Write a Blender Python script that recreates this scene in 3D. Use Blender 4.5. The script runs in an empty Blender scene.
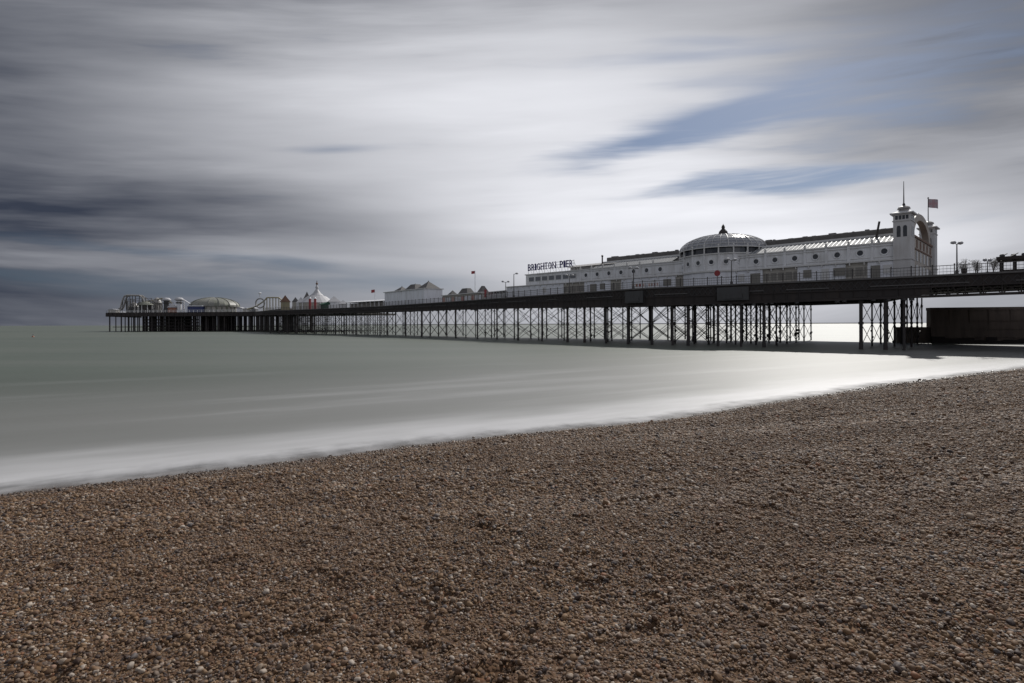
import bpy, bmesh, math, random
import numpy as np
from mathutils import Vector, Matrix

random.seed(7)
R = math.radians
scene = bpy.context.scene
COL = scene.collection

# ------------------------------------------------------------------ camera numbers
FPX = 550.0          # focal length in pixels of a 1024 px wide frame
CAM_Z = 3.2          # eye height above the water
SLOPE = 0.0031       # the horizon is not quite level in the photograph
def hor(px): return 324.2 - (px - 512) * SLOPE
DECK = CAM_Z + 5.28  # top of the pier deck

def ray(px): return (px - 512) / FPX
def at_h(px, h, zrel=5.28):
    Y = FPX * zrel / h
    return Vector((ray(px) * Y, Y))
def z_at(px, py, Y): return CAM_Z + (hor(px) - py) / FPX * Y

# ------------------------------------------------------------------ helpers
def lerp(a, b, t): return a + (b - a) * t

class MB:
    """collects shapes in a bmesh and links them as one object"""
    def __init__(s): s.bm = bmesh.new()
    def box(s, lo, hi, m=None):
        x0, y0, z0 = lo; x1, y1, z1 = hi
        v = [Vector(c) for c in ((x0,y0,z0),(x1,y0,z0),(x1,y1,z0),(x0,y1,z0),(x0,y0,z1),(x1,y0,z1),(x1,y1,z1),(x0,y1,z1))]
        if m is not None: v = [m @ c for c in v]
        b = [s.bm.verts.new(c) for c in v]
        for f in ((3,2,1,0),(4,5,6,7),(0,1,5,4),(1,2,6,5),(2,3,7,6),(3,0,4,7)): s.bm.faces.new([b[i] for i in f])
        return s
    def tube(s, a, b, r, n=6, r2=None):
        a = Vector(a); b = Vector(b); r2 = r if r2 is None else r2
        d = (b - a)
        if d.length < 1e-6: return s
        d.normalize()
        up = Vector((0,0,1)) if abs(d.z) < .95 else Vector((1,0,0))
        p = d.cross(up).normalized(); q = d.cross(p)
        A = []; B = []
        for i in range(n):
            t = 2*math.pi*(i+.5)/n
            o = p*math.cos(t) + q*math.sin(t)
            A.append(s.bm.verts.new(a+o*r)); B.append(s.bm.verts.new(b+o*r2))
        for i in range(n):
            j = (i+1) % n
            s.bm.faces.new((A[i],B[i],B[j],A[j]))
        s.bm.faces.new(A); s.bm.faces.new(B[::-1])
        return s
    def path(s, pts, r, n=6):
        for a, b in zip(pts[:-1], pts[1:]): s.tube(a, b, r, n)
        return s
    def lathe(s, c, prof, n=16, a0=0.0, a1=2*math.pi):
        c = Vector(c); full = abs(a1-a0-2*math.pi) < 1e-5
        m = n if full else n+1
        rings = []
        for r, z in prof:
            if r < 1e-4: rings.append([s.bm.verts.new(c+Vector((0,0,z)))])
            else: rings.append([s.bm.verts.new(c+Vector((r*math.cos(a0+(a1-a0)*i/n), r*math.sin(a0+(a1-a0)*i/n), z))) for i in range(m)])
        for P, Q in zip(rings[:-1], rings[1:]):
            for i in range(n):
                j = (i+1) % m
                if len(P) == 1 and len(Q) == 1: continue
                if len(P) == 1: s.bm.faces.new((P[0],Q[j],Q[i]))
                elif len(Q) == 1: s.bm.faces.new((P[i],P[j],Q[0]))
                else: s.bm.faces.new((P[i],P[j],Q[j],Q[i]))
        return s
    def prism(s, pts, z0, z1):
        """horizontal outline extruded upwards; z0/z1 may be lists"""
        n = len(pts)
        Z0 = z0 if isinstance(z0, (list, tuple)) else [z0]*n
        Z1 = z1 if isinstance(z1, (list, tuple)) else [z1]*n
        A = [s.bm.verts.new((p[0],p[1],Z0[i])) for i, p in enumerate(pts)]
        B = [s.bm.verts.new((p[0],p[1],Z1[i])) for i, p in enumerate(pts)]
        for i in range(n):
            j = (i+1) % n
            s.bm.faces.new((A[i],A[j],B[j],B[i]))
        s.bm.faces.new(A[::-1]); s.bm.faces.new(B)
        return s
    def profile_y(s, prof, y0, y1, closed=True):
        """outline in x-z extruded along y"""
        A = [s.bm.verts.new((x,y0,z)) for x, z in prof]; B = [s.bm.verts.new((x,y1,z)) for x, z in prof]
        n = len(prof)
        for i in range(n):
            j = (i+1) % n
            s.bm.faces.new((A[i],A[j],B[j],B[i]))
        s.bm.faces.new(A[::-1]); s.bm.faces.new(B)
        return s
    def profile_x(s, prof, x0, x1):
        """outline in y-z extruded along x"""
        A = [s.bm.verts.new((x0,y,z)) for y, z in prof]; B = [s.bm.verts.new((x1,y,z)) for y, z in prof]
        n = len(prof)
        for i in range(n):
            j = (i+1) % n
            s.bm.faces.new((A[i],A[j],B[j],B[i]))
        s.bm.faces.new(A[::-1]); s.bm.faces.new(B)
        return s
    def pyramid(s, x0, x1, y0, y1, z0, z1, top=0.0):
        cx, cy = (x0+x1)/2, (y0+y1)/2
        hx, hy = (x1-x0)/2*top, (y1-y0)/2*top
        v = [s.bm.verts.new(c) for c in ((x0,y0,z0),(x1,y0,z0),(x1,y1,z0),(x0,y1,z0))]
        if top <= 0:
            t = s.bm.verts.new((cx,cy,z1))
            for i in range(4): s.bm.faces.new((v[i],v[(i+1)%4],t))
        else:
            w = [s.bm.verts.new(c) for c in ((cx-hx,cy-hy,z1),(cx+hx,cy-hy,z1),(cx+hx,cy+hy,z1),(cx-hx,cy+hy,z1))]
            for i in range(4): s.bm.faces.new((v[i],v[(i+1)%4],w[(i+1)%4],w[i]))
            s.bm.faces.new(w)
        s.bm.faces.new(v[::-1])
        return s
    def sphere(s, c, r, sz=1.0, u=12, v=8):
        prof = [(r*math.sin(math.pi*i/v), -r*sz*math.cos(math.pi*i/v)) for i in range(v+1)]
        prof[0] = (0, -r*sz); prof[-1] = (0, r*sz)
        return s.lathe(c, prof, u)
    def build(s, name, m, parent=None, smooth=False, mats=None):
        bmesh.ops.recalc_face_normals(s.bm, faces=s.bm.faces[:])
        me = bpy.data.meshes.new(name)
        s.bm.to_mesh(me); s.bm.free()
        me.materials.append(m)
        if smooth:
            for p in me.polygons: p.use_smooth = True
        o = bpy.data.objects.new(name, me); COL.objects.link(o)
        if parent is not None: o.parent = parent
        return o

def tag(o, label=None, cat=None, group=None, kind=None):
    if label: o['label'] = label
    if cat: o['category'] = cat
    if group: o['group'] = group
    if kind: o['kind'] = kind
    return o
def thing(name, label, cat, loc=(0,0,0), rz=0.0, group=None):
    o = bpy.data.objects.new(name, None); COL.objects.link(o)
    o.empty_display_size = .5
    o.location = loc; o.rotation_euler = (0,0,rz)
    return tag(o, label, cat, group)

# ------------------------------------------------------------------ materials
class E:
    """arithmetic on node sockets"""
    nt = None
    def __init__(s, k): s.k = k
    @staticmethod
    def op(op, *a, clamp=False):
        n = E.nt.nodes.new('ShaderNodeMath'); n.operation = op; n.use_clamp = clamp
        for i, x in enumerate(a):
            if isinstance(x, E): E.nt.links.new(x.k, n.inputs[i])
            else: n.inputs[i].default_value = float(x)
        return E(n.outputs[0])
    def __add__(s, o): return E.op('ADD', s, o)
    __radd__ = __add__
    def __sub__(s, o): return E.op('SUBTRACT', s, o)
    def __rsub__(s, o): return E.op('SUBTRACT', o, s)
    def __mul__(s, o): return E.op('MULTIPLY', s, o)
    __rmul__ = __mul__
    def __truediv__(s, o): return E.op('DIVIDE', s, o)
def clamp01(x): return E.op('ADD', x, 0.0, clamp=True)
def sstep(x, a, b, lo=0.0, hi=1.0):
    n = E.nt.nodes.new('ShaderNodeMapRange'); n.interpolation_type = 'SMOOTHSTEP'
    E.nt.links.new(x.k, n.inputs['Value'])
    n.inputs['From Min'].default_value = a; n.inputs['From Max'].default_value = b
    n.inputs['To Min'].default_value = lo; n.inputs['To Max'].default_value = hi
    return E(n.outputs['Result'])
def mixc(f, a, b, mode='MIX'):
    n = E.nt.nodes.new('ShaderNodeMix'); n.data_type = 'RGBA'; n.blend_type = mode
    for s_, x in ((n.inputs[0], f), (n.inputs[6], a), (n.inputs[7], b)):
        if isinstance(x, E): E.nt.links.new(x.k, s_)
        elif isinstance(x, (int, float)): s_.default_value = x
        else: s_.default_value = (*x, 1)
    return E(n.outputs[2])
def combine(x, y, z):
    n = E.nt.nodes.new('ShaderNodeCombineXYZ')
    for i, a in enumerate((x, y, z)):
        if isinstance(a, E): E.nt.links.new(a.k, n.inputs[i])
        else: n.inputs[i].default_value = a
    return E(n.outputs[0])
def noise(vec, scale=1.0, detail=3.0, rough=.5, dist=0.0):
    n = E.nt.nodes.new('ShaderNodeTexNoise')
    E.nt.links.new(vec.k, n.inputs['Vector'])
    n.inputs['Scale'].default_value = scale; n.inputs['Detail'].default_value = detail
    n.inputs['Roughness'].default_value = rough; n.inputs['Distortion'].default_value = dist
    return E(n.outputs['Fac'])
def coords(kind='Object'):
    n = E.nt.nodes.new('ShaderNodeTexCoord'); return E(n.outputs[kind])
def position():
    n = E.nt.nodes.new('ShaderNodeNewGeometry'); return E(n.outputs['Position'])
def sep(v):
    n = E.nt.nodes.new('ShaderNodeSeparateXYZ'); E.nt.links.new(v.k, n.inputs[0])
    return E(n.outputs[0]), E(n.outputs[1]), E(n.outputs[2])
def ramp(x, stops, interp='LINEAR'):
    n = E.nt.nodes.new('ShaderNodeValToRGB'); n.color_ramp.interpolation = interp
    cr = n.color_ramp
    while len(cr.elements) < len(stops): cr.elements.new(.5)
    for e, (p, c) in zip(cr.elements, stops): e.position = p; e.color = (*c, 1)
    E.nt.links.new(x.k, n.inputs[0])
    return E(n.outputs[0])

def new_mat(name):
    m = bpy.data.materials.new(name); m.use_nodes = True
    E.nt = m.node_tree
    return m, m.node_tree.nodes['Principled BSDF']
def put(sock, v):
    if isinstance(v, E): E.nt.links.new(v.k, sock)
    elif isinstance(v, (tuple, list)): sock.default_value = (*v, 1)
    else: sock.default_value = v
def bump(h, strength=.3, dist=.05):
    n = E.nt.nodes.new('ShaderNodeBump'); n.inputs['Strength'].default_value = strength
    n.inputs['Distance'].default_value = dist
    E.nt.links.new(h.k, n.inputs['Height'])
    return E(n.outputs[0])

def weathered(name, col, stain, rough=.6, scale=1.2, amt=.5, metal=0.0, streak=True):
    """paint or metal with vertical streaks and blotches of dirt"""
    m, b = new_mat(name)
    p = position()
    x, y, z = sep(p)
    v = combine(x*scale*1.6, y*scale*1.6, z*(scale*.25 if streak else scale))
    n1 = noise(v, 1.0, 5, .6)
    n2 = noise(p, scale*.35, 3, .5)
    f = sstep(n1*.65 + n2*.35, .42, .68, 0.0, amt)
    put(b.inputs['Base Color'], mixc(f, col, stain))
    put(b.inputs['Roughness'], rough); put(b.inputs['Metallic'], metal)
    return m

M = {}
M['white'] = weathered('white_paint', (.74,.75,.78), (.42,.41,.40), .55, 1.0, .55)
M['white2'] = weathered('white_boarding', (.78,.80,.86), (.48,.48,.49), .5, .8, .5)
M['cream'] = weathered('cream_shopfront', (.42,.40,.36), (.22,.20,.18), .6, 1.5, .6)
M['shade'] = weathered('shop_shutter', (.22,.21,.19), (.13,.12,.11), .5, 1.5, .6)
M['ribbon'] = weathered('ribbon_glass', (.13,.14,.16), (.2,.2,.21), .2, 2, .5, streak=False)
M['trim'] = weathered('trim_paint', (.60,.60,.60), (.45,.43,.41), .45, 1.3, .4)
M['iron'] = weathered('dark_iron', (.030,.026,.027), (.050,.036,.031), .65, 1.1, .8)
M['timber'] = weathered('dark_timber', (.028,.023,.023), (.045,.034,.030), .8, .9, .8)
M['panel'] = weathered('grey_panel', (.055,.055,.058), (.035,.03,.03), .6, 1.2, .7)
M['lead'] = weathered('lead_roof', (.11,.105,.105), (.17,.165,.16), .85, 1.1, .6)
M['dome_frame'] = weathered('dome_frame', (.30,.29,.28), (.18,.17,.16), .5, 2, .5)
M['glassdark'] = weathered('dark_glass', (.035,.04,.05), (.08,.085,.09), .12, 2, .5, streak=False)
M['skyglass'] = weathered('roof_glass', (.20,.21,.225), (.10,.105,.11), .75, 2.2, .7, streak=False)
M['domeglass'] = weathered('dome_glass', (.24,.25,.28), (.40,.40,.42), .2, 2.2, .7, streak=False)
M['navy'] = weathered('navy_letters', (.05,.045,.17), (.10,.08,.18), .5, 2, .3)
M['red'] = weathered('red_paint', (.30,.04,.045), (.2,.03,.03), .5, 2, .3)
M['blue'] = weathered('blue_paint', (.03,.045,.14), (.03,.04,.09), .5, 1, .4)
M['green'] = weathered('green_canvas', (.03,.09,.06), (.02,.05,.04), .7, 1, .4)
M['yellow'] = weathered('yellow_paint', (.30,.27,.17), (.2,.17,.12), .5, 1, .5)
M['brown'] = weathered('brown_tiles', (.16,.085,.055), (.09,.055,.04), .7, 1, .5)
M['orange'] = weathered('orange_paint', (.30,.13,.08), (.22,.12,.09), .5, 1, .4)
M['pink'] = weathered('poster_pink', (.55,.25,.22), (.6,.5,.45), .5, .8, 1.0)
M['canvas'] = weathered('white_canvas', (.42,.42,.44), (.5,.5,.52), .6, .6, .4)
M['domegrey'] = weathered('dome_sheet', (.21,.21,.19), (.12,.135,.085), .5, .25, .8)
M['concrete'] = weathered('wet_concrete', (.17,.135,.115), (.07,.055,.048), .8, .5, .9)
M['tower'] = weathered('tower_paint', (.55,.55,.56), (.38,.36,.35), .65, 1.1, .6)
M['stone'] = weathered('gate_render', (.42,.38,.34), (.28,.24,.21), .6, 1.2, .7)
M['bark'] = weathered('bark', (.10,.08,.07), (.06,.05,.045), .9, 6, .6)
M['leaf'] = weathered('leaf', (.26,.25,.23), (.18,.18,.16), .8, 3, .8)

# ------------------------------------------------------------------ the pier edge
def near_n(p, q):
    d = (q - p).normalized()
    return Vector((d.y, -d.x)) if d.y > 0 else Vector((-d.y, d.x))
EDGE_PX = [(1024,50.7),(900,45.1),(760,39.4),(640,34.7),(520,26.9),(450,22.2),(380,18.0),(320,15.6),(262,13.7)]
EDGE = [at_h(px, h) for px, h in EDGE_PX]
d0 = (EDGE[0]-EDGE[1]).normalized()
EDGE = [EDGE[0]+d0*62, EDGE[0]+d0*30] + EDGE
BOT = [CAM_Z+2.96]*3 + [CAM_Z+2.85, CAM_Z+2.7, CAM_Z+2.68, CAM_Z+3.1, CAM_Z+3.4, CAM_Z+3.75, CAM_Z+3.8, CAM_Z+3.8]
WID = [32,32,32,37.5,41,35,29,15,15,15,15]
cum = [0.0]
for a, b in zip(EDGE[:-1], EDGE[1:]): cum.append(cum[-1]+(b-a).length)
NRM = []
for i in range(len(EDGE)):
    a = EDGE[max(i-1,0)]; b = EDGE[min(i+1,len(EDGE)-1)]
    d = (b-a).normalized(); NRM.append(Vector((d.y,-d.x)) if d.y>0 else Vector((-d.y,d.x)))
def edge_at(s):
    s = min(max(s,0.0),cum[-1])
    for i in range(len(cum)-1):
        if s <= cum[i+1]: break
    t = (s-cum[i])/(cum[i+1]-cum[i])
    n = (NRM[i].lerp(NRM[i+1],t)).normalized()
    return EDGE[i].lerp(EDGE[i+1],t), n, lerp(BOT[i],BOT[i+1],t), lerp(WID[i],WID[i+1],t)
def s_of_px(px, off=0.0):
    lo, hi = 0.0, cum[-1]
    for _ in range(50):
        m = (lo+hi)/2; p, n, _, _ = edge_at(m); q = p+n*off
        if q.x/q.y*FPX+512 > px: lo = m
        else: hi = m
    return (lo+hi)/2
def edge_px(px, off=0.0):
    s = s_of_px(px, off); p, n, b, w = edge_at(s)
    return p+n*off, n

S0 = s_of_px(1024)
pier = thing('pleasure_pier', 'long dark iron pier on rows of piles reaching far out over the sea', 'pier', (EDGE[2].x, EDGE[2].y, 0))
PO = Vector((EDGE[2].x, EDGE[2].y, 0))
def P3(p, z): return Vector((p.x, p.y, z)) - PO

# deck slab (with a gently varying width)
mb = MB()
ss = list(np.linspace(0, cum[-1], 70))
prev = None
def strip(mb, sec):
    """sec: list of 4-point cross sections joined into a closed bar"""
    rings = [[mb.bm.verts.new(v) for v in s_] for s_ in sec]
    n = len(rings[0])
    for A, B in zip(rings[:-1], rings[1:]):
        for i in range(n):
            j = (i+1) % n
            mb.bm.faces.new((A[i],A[j],B[j],B[i]))
    mb.bm.faces.new(rings[0][::-1]); mb.bm.faces.new(rings[-1])
sec = []
for s in ss:
    p, n, b, w = edge_at(s)
    q = p+n*w
    sec.append([P3(p,DECK), P3(q,DECK), P3(q,DECK-.45), P3(p,DECK-.45)])
strip(mb, sec)
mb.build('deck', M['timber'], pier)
# edge fascia: solid upper board, ledge and lower lattice girder
def bar(mb, s0, s1, o0, o1, z0f, z1f, step=3.0):
    k = max(2, int((s1-s0)/step)+1)
    sec = []
    for s in np.linspace(s0, s1, k):
        p, n, b, w = edge_at(s)
        a = p+n*o0; c = p+n*o1
        z0 = z0f(b) if callable(z0f) else z0f
        z1 = z1f(b) if callable(z1f) else z1f
        sec.append([P3(a,z1), P3(c,z1), P3(c,z0), P3(a,z0)])
    strip(mb, sec)
s_open = s_of_px(930)
mb = MB()
bar(mb, 0, cum[-1], -.35, -.03, DECK-.05, DECK+.10)          # pale-ish coping
mb.build('coping', M['lead'], pier)
mb = MB()
bar(mb, 0, s_open, -.10, .12, DECK-1.15, DECK-.07)
bar(mb, s_open, cum[-1], -.10, .12, lambda b: b+.30, DECK-.07)
bar(mb, 0, cum[-1], -.22, .2, lambda b: b, lambda b: b+.28)
bar(mb, 0, cum[-1], -.26, -.12, lambda b: (b+DECK)/2-.08, lambda b: (b+DECK)/2+.08)
s = .7
while s < cum[-1]-1:
    p, n, b, w = edge_at(s)
    mb.tube(P3(p-n*.14,b), P3(p-n*.14,DECK-.2), .07, 4)
    if s < s_open:
        p2, n2, b2, w2 = edge_at(s+1.5)
        mb.tube(P3(p,b+.2), P3(p2,DECK-1.1), .05, 4); mb.tube(P3(p2,b2+.2), P3(p,DECK-1.1), .05, 4)
    s += 1.5
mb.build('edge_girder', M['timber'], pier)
mb = MB(); s = 1.0; rf = random.Random(9)
while s < cum[-1]-1:
    p, n, b, w = edge_at(s); p2, _, b2, _ = edge_at(s+.75)
    zt_ = DECK-.25; zm = (b+DECK)/2
    mb.tube(P3(p-n*.16,zm), P3(p2-n*.16,zt_), .035, 4); mb.tube(P3(p2-n*.16,zm), P3(p-n*.16,zt_), .035, 4)
    if s > s_open and rf.random() < .35: mb.box((P3(p-n*.2,0).x-.12,P3(p-n*.2,0).y-.12,b-rf.uniform(.1,.3)),(P3(p,0).x+.12,P3(p,0).y+.12,b-.002))
    s += .75
mb.build('girder_lattice', M['panel'], pier)
s = 3.0
while s < s_of_px(330):
    mb = MB(); bar(mb, s, s+rf.uniform(2,7), -.30, -.22, lambda b: lerp(b,DECK,.62), lambda b: lerp(b,DECK,.66), 2.0); s += rf.uniform(6,14)
    mb.build('service_pipe', M['lead'], pier)
# longitudinal girders and cross joists under the deck
mb = MB()
for f in (.25,.5,.75,1.0):
    k = int(cum[-1]/5); sec = []
    for s in np.linspace(0, cum[-1], k):
        p, n, b, w = edge_at(s); a = p+n*(w*f-.35); c = p+n*(w*f-.05)
        zb = lerp(DECK-.5, b+.3, .75 if s > s_open+4 else .06)
        sec.append([P3(a,DECK-.46), P3(c,DECK-.46), P3(c,zb), P3(a,zb)])
    strip(mb, sec)
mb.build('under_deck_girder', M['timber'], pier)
mb = MB()
s = 1.0
while s < cum[-1]:
    p, n, b, w = edge_at(s)
    q = p+n*(w-.4); p2 = p+n*.15
    d = Vector((-n.y,n.x))*.12
    mb.prism([(P3(c,0).x, P3(c,0).y) for c in (p2-d, q-d, q+d, p2+d)], DECK-(1.25 if s > s_open+4 else .7), DECK-.47)
    s += 2.4
mb.build('cross_joist', M['timber'], pier)['kind'] = 'stuff'

# ---- piles in bents
BENTS = []           # (s, pile count, width)
def width_to(px0, px1):
    """how far inward a row of piles starting at column px0 has to run to end at column px1"""
    p, n = edge_px(px0, .5); r = ray(px1)
    return (r*p.y-p.x)/(n.x-r*n.y)
for px, k, px1 in ((861,4,895),(885.5,4,909),(904,4,927)): BENTS.append((s_of_px(px,.5), k, min(width_to(px,px1)+.5,37)))
for px in (764,741,718,688,672.5,652,628,606,584.5,567.5,542,518,497,477.5,455.8,421.4,405.8,380): BENTS.append((s_of_px(px,.5), 6, min(width_to(px,815)+.5,40) if px > 755 else None))
s = s_of_px(380,.5)+6.5
s_end = cum[-1]-1
while s < s_end:
    BENTS.append((s, 5, None)); s += 6.6+random.uniform(-.6,.6)
for s in (4, 12, 20, 28, 38): BENTS.append((s, 4, None))     # landward bents, past the right edge of the picture
BENTS.sort()
def pile_positions(bent):
    s, k, wm = bent
    p, n, b, w = edge_at(s); w = wm or (w-1)
    return [(p+n*(.5+(w-1)*j/(k-1)), b) for j in range(k)]
def in_frame(p): 
    return p.y > 0 and -10 < p.x/p.y*FPX+512 < 1034
piles = []
for bi, bent in enumerate(BENTS):
    for j, (p, b) in enumerate(pile_positions(bent)): piles.append((p.length + (0 if in_frame(p) else 900), p, b, bi, j))
piles.sort(key=lambda t: t[0])
def pile_mb(mb, p, b, thick):
    r = .105*thick
    a = P3(p,-2.5); t = P3(p, DECK-1.1)
    mb.tube(a, t, r, 8)
    mb.tube(P3(p,CAM_Z-.15), P3(p,CAM_Z+.15), r*1.45, 8)     # joint collar
    mb.tube(P3(p,b-.35), P3(p,b+.1), r*1.1, 8, r2=r*1.8)       # flared head
    mb.tube(P3(p,-.6), P3(p,.9+random.random()*.5), r*1.35, 8, r2=r*1.02)   # weed growing round the foot
    for _ in range(random.choice((0,0,1,2))):                  # clumps of mussels and weed at low level
        z = random.uniform(.4,2.2)
        o = Vector((random.uniform(-.18,.18), random.uniform(-.18,.18)))
        mb.sphere(P3(p+o, z), random.uniform(.14,.26), random.uniform(.8,1.6), 7, 5)
rest = MB()
for k, (_, p, b, bi, j) in enumerate(piles):
    thick = random.choice((1,1,1,1.1,1.25)) if j else random.choice((1.45,1.6,1.9))
    if k < 100:
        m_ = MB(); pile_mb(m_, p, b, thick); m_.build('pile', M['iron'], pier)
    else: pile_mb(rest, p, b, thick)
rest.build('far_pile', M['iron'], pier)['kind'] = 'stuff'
# ---- ties and cross bracing, one mesh for the bay beside each bent
def brace(mb, p, q, zt, r):
    z0, zm = .35, CAM_Z
    mb.tube(P3(p,zm), P3(q,zm), r*1.9, 4)
    for a, b in ((z0,zm-.05),(zm+.05,zt)):
        mb.tube(P3(p,a), P3(q,b), r, 4); mb.tube(P3(q,a), P3(p,b), r, 4)
for bi, bent in enumerate(BENTS):
    pp = pile_positions(bent)
    r = .042 if pp[0][0].length < 120 else .048
    mb = MB()
    for j, ((p, b), (q, b2)) in enumerate(zip(pp[:-1], pp[1:])): brace(mb, p, q, lerp(b-.1, DECK-1.6, min(1,j*.5)), r)
    if bi+1 < len(BENTS) and BENTS[bi+1][0]-bent[0] < 19:
        nx = pile_positions(BENTS[bi+1])
        for j in (0, len(pp)-1):
            mb.tube(P3(pp[j][0],CAM_Z), P3(nx[min(j,len(nx)-1)][0],CAM_Z), r*1.6, 4)
    mb.build('cross_brace', M['iron'], pier)
# grey plated boxes fixed to the edge girder
for px, wd in ((734,4.2),(636,3.2)):
    p, n = edge_px(px); d = Vector((-n.y,n.x))
    mb = MB()
    c = p-n*.35
    mb.prism([(P3(v,0).x,P3(v,0).y) for v in (c-d*wd/2, c+d*wd/2, c+d*wd/2-n*.25, c-d*wd/2-n*.25)], DECK-2.1, DECK-.3)
    mb.prism([(P3(v,0).x,P3(v,0).y) for v in (c-d*wd*.3-n*.252, c+d*wd*.3-n*.252, c+d*wd*.3-n*.35, c-d*wd*.3-n*.35)], DECK-1.9, DECK-1.2)
    mb.build('maintenance_box', M['panel'], pier)

# ---- the wide pier head far out
HZ = CAM_Z+6.55
HEAD = [Vector(v) for v in ((-88,214),(-127,272),(-209,283.5),(-222,330),(-160,372),(-70,330))]
mb = MB()
mb.prism([(P3(v,0).x,P3(v,0).y) for v in HEAD], HZ-1.0, HZ)
mb.build('head_deck', M['timber'], pier)
mb = MB()
def hseg(mb, a, b, z0, z1, th, off):
    d = (b-a).normalized(); n = Vector((d.y,-d.x)); 
    if n.y > 0: n = -n
    mb.prism([(P3(v,0).x,P3(v,0).y) for v in (a+n*off, b+n*off, b+n*(off+th), a+n*(off+th))], z0, z1)
for a, b in zip(HEAD[:3], HEAD[1:4]):
    hseg(mb, a, b, HZ-2.0, HZ-.1, .3, .1)
    L = (b-a).length; k = int(L/2.5)
    for i in range(k): 
        c = a.lerp(b,(i+.5)/k); mb.tube(P3(c+Vector((0,-.5)),HZ-2.1), P3(c+Vector((0,-.5)),HZ), .08, 4)
mb.build('head_fascia', M['timber'], pier)
mb = MB()
rnd = random.Random(3)
def head_piles(a, b, rows, sp, depth):
    d = (b-a).normalized(); n = Vector((-d.y,d.x)); n = n if n.y > 0 else -n
    L = (b-a).length
    for r_ in range(rows):
        k = int(L/sp)
        for i in range(k+1):
            if rnd.random() < .12: continue
            c = a + d*(i*sp + rnd.uniform(-.4,.4)) + n*(1+r_*depth)
            mb.tube(P3(c,-2), P3(c,HZ-.9), rnd.choice((.2,.24,.32)), 5)
head_piles(HEAD[1], HEAD[2], 9, 3.4, 6)
head_piles(HEAD[0], HEAD[1], 4, 3.6, 5)
# dense timber landing stage under the left half of the head
for i in range(150):
    c = Vector((rnd.uniform(-196,-150), rnd.uniform(287,300)))
    mb.tube(P3(c,-2), P3(c,HZ-.9), .3, 5)
mb.build('head_pile', M['iron'], pier)['kind'] = 'stuff'
mb = MB()
for a, b, y0 in ((-192,-163,286.0),(-186,-166,290.0)):
    for z in (1.0,2.6,4.2,5.8): mb.box((a-PO.x,y0-PO.y,z), (b-PO.x,y0+.4-PO.y,z+.55))
mb.box((-208-PO.x,286.5-PO.y,2.2),(-120-PO.x,286.9-PO.y,2.5))
mb.build('landing_stage', M['timber'], pier)

# ------------------------------------------------------------------ railings
rail = thing('pier_railing', 'pale metal railing with dark posts along the near edge of the pier deck', 'railing', (EDGE[2].x, EDGE[2].y, 0))
def rail_strip(mb, s0, s1, zr, h=.05, o=.25):
    sec = []
    for s in np.arange(s0, s1, 4.0).tolist()+[s1]:
        p, n, b, w = edge_at(s); p = p+n*o
        sec.append([P3(p-n*.03,zr+h), P3(p+n*.03,zr+h), P3(p+n*.03,zr), P3(p-n*.03,zr)])
    strip(mb, sec)
s_far = s_of_px(262)
mb = MB()
for z, h in ((1.12,.07),(.78,.035),(.45,.035),(.14,.05)): rail_strip(mb, 0, s_far, DECK+z, h)
mb.build('rail', M['lead'], rail)
mb = MB()
s = 0
while s < s_far:      # thin balusters between the posts
    p, n, b, w = edge_at(s); p = p+n*.25
    mb.tube(P3(p,DECK+.1), P3(p,DECK+1.12), .012, 4); s += .33
mb.build('baluster', M['lead'], rail)['kind'] = 'stuff'
rest = MB(); k = 0
s = max(0, S0-8)
while s < s_far:
    p, n, b, w = edge_at(s); p = p+n*.25
    m_ = MB() if k < 100 else rest
    m_.tube(P3(p,DECK), P3(p,DECK+1.22), .05, 6); m_.sphere(P3(p,DECK+1.27), .085, 1, 6, 4)
    if k < 100: m_.build('railing_post', M['iron'], rail)
    s += 1.95; k += 1
rest.build('far_railing_post', M['iron'], rail)['kind'] = 'stuff'
hr = thing('pier_head_railing', 'long pale railing round the far end of the pier', 'railing', (-168,280,HZ))
mb = MB()
for a, b in zip(HEAD[:3], HEAD[1:4]):
    for z in (.3,.7,1.15):
        mb.tube((a.x+168,a.y-280,z),(b.x+168,b.y-280,z),.06,4)
    k = int((b-a).length/2.2)
    for i in range(k+1):
        c = a.lerp(b,i/k); mb.tube((c.x+168,c.y-280,0),(c.x+168,c.y-280,1.2),.06,4)
mb.build('rail', M['white'], hr)

# ------------------------------------------------------------------ the arcade hall with dome and gate towers
A0, _ = edge_px(900); A0 = A0 + Vector((0,5.0)); B0, _ = edge_px(520); B0 = B0 + Vector((0,5.0))
U = (A0-B0).normalized(); N = Vector((-U.y,U.x))            # U towards the shore, N away from the camera
if N.y < 0: N = -N
RZ = math.atan2(U.y, U.x)
def lx(px, yo=0.0):
    """local x where the ray of column px meets the line at inward offset yo"""
    o = B0+N*yo; r = ray(px)
    return (r*o.y-o.x)/(U.x-r*U.y)
def lz(px, py, yo=0.0):
    x = lx(px, yo); return z_at(px, py, (B0+N*yo+U*x).y) - DECK
hall = thing('arcade_hall', 'long white hall on the pier with round windows, glass dome and two gate towers', 'building', (B0.x,B0.y,DECK), RZ)
XT0, XT1 = lx(893.8), lx(911.5)              # near tower
XL = lx(507)
XU = lx(579)                                   # porthole wall begins
ZC = 2.45; ZE = 4.65; DEP = 20.0
print('hall', XL, XU, XT0, XT1, 'cornice', lz(760,268.8), lz(900,261.3), lz(640,277.7), 'eaves', lz(760,255), lz(872,246.9), lz(640,264), 'ridge', lz(763,243.5,6), lz(887,231.9,6), lz(610,259.3,6))
print('left block', lz(526,273,1), lz(579,267.4), 'low', lz(507,286.7), 'drum eaves', lz(727,253,-1.5), 'domebase', lz(727,246,0), 'top', lz(725,234.6,5), lz(725.5,224.4,5))
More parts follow.
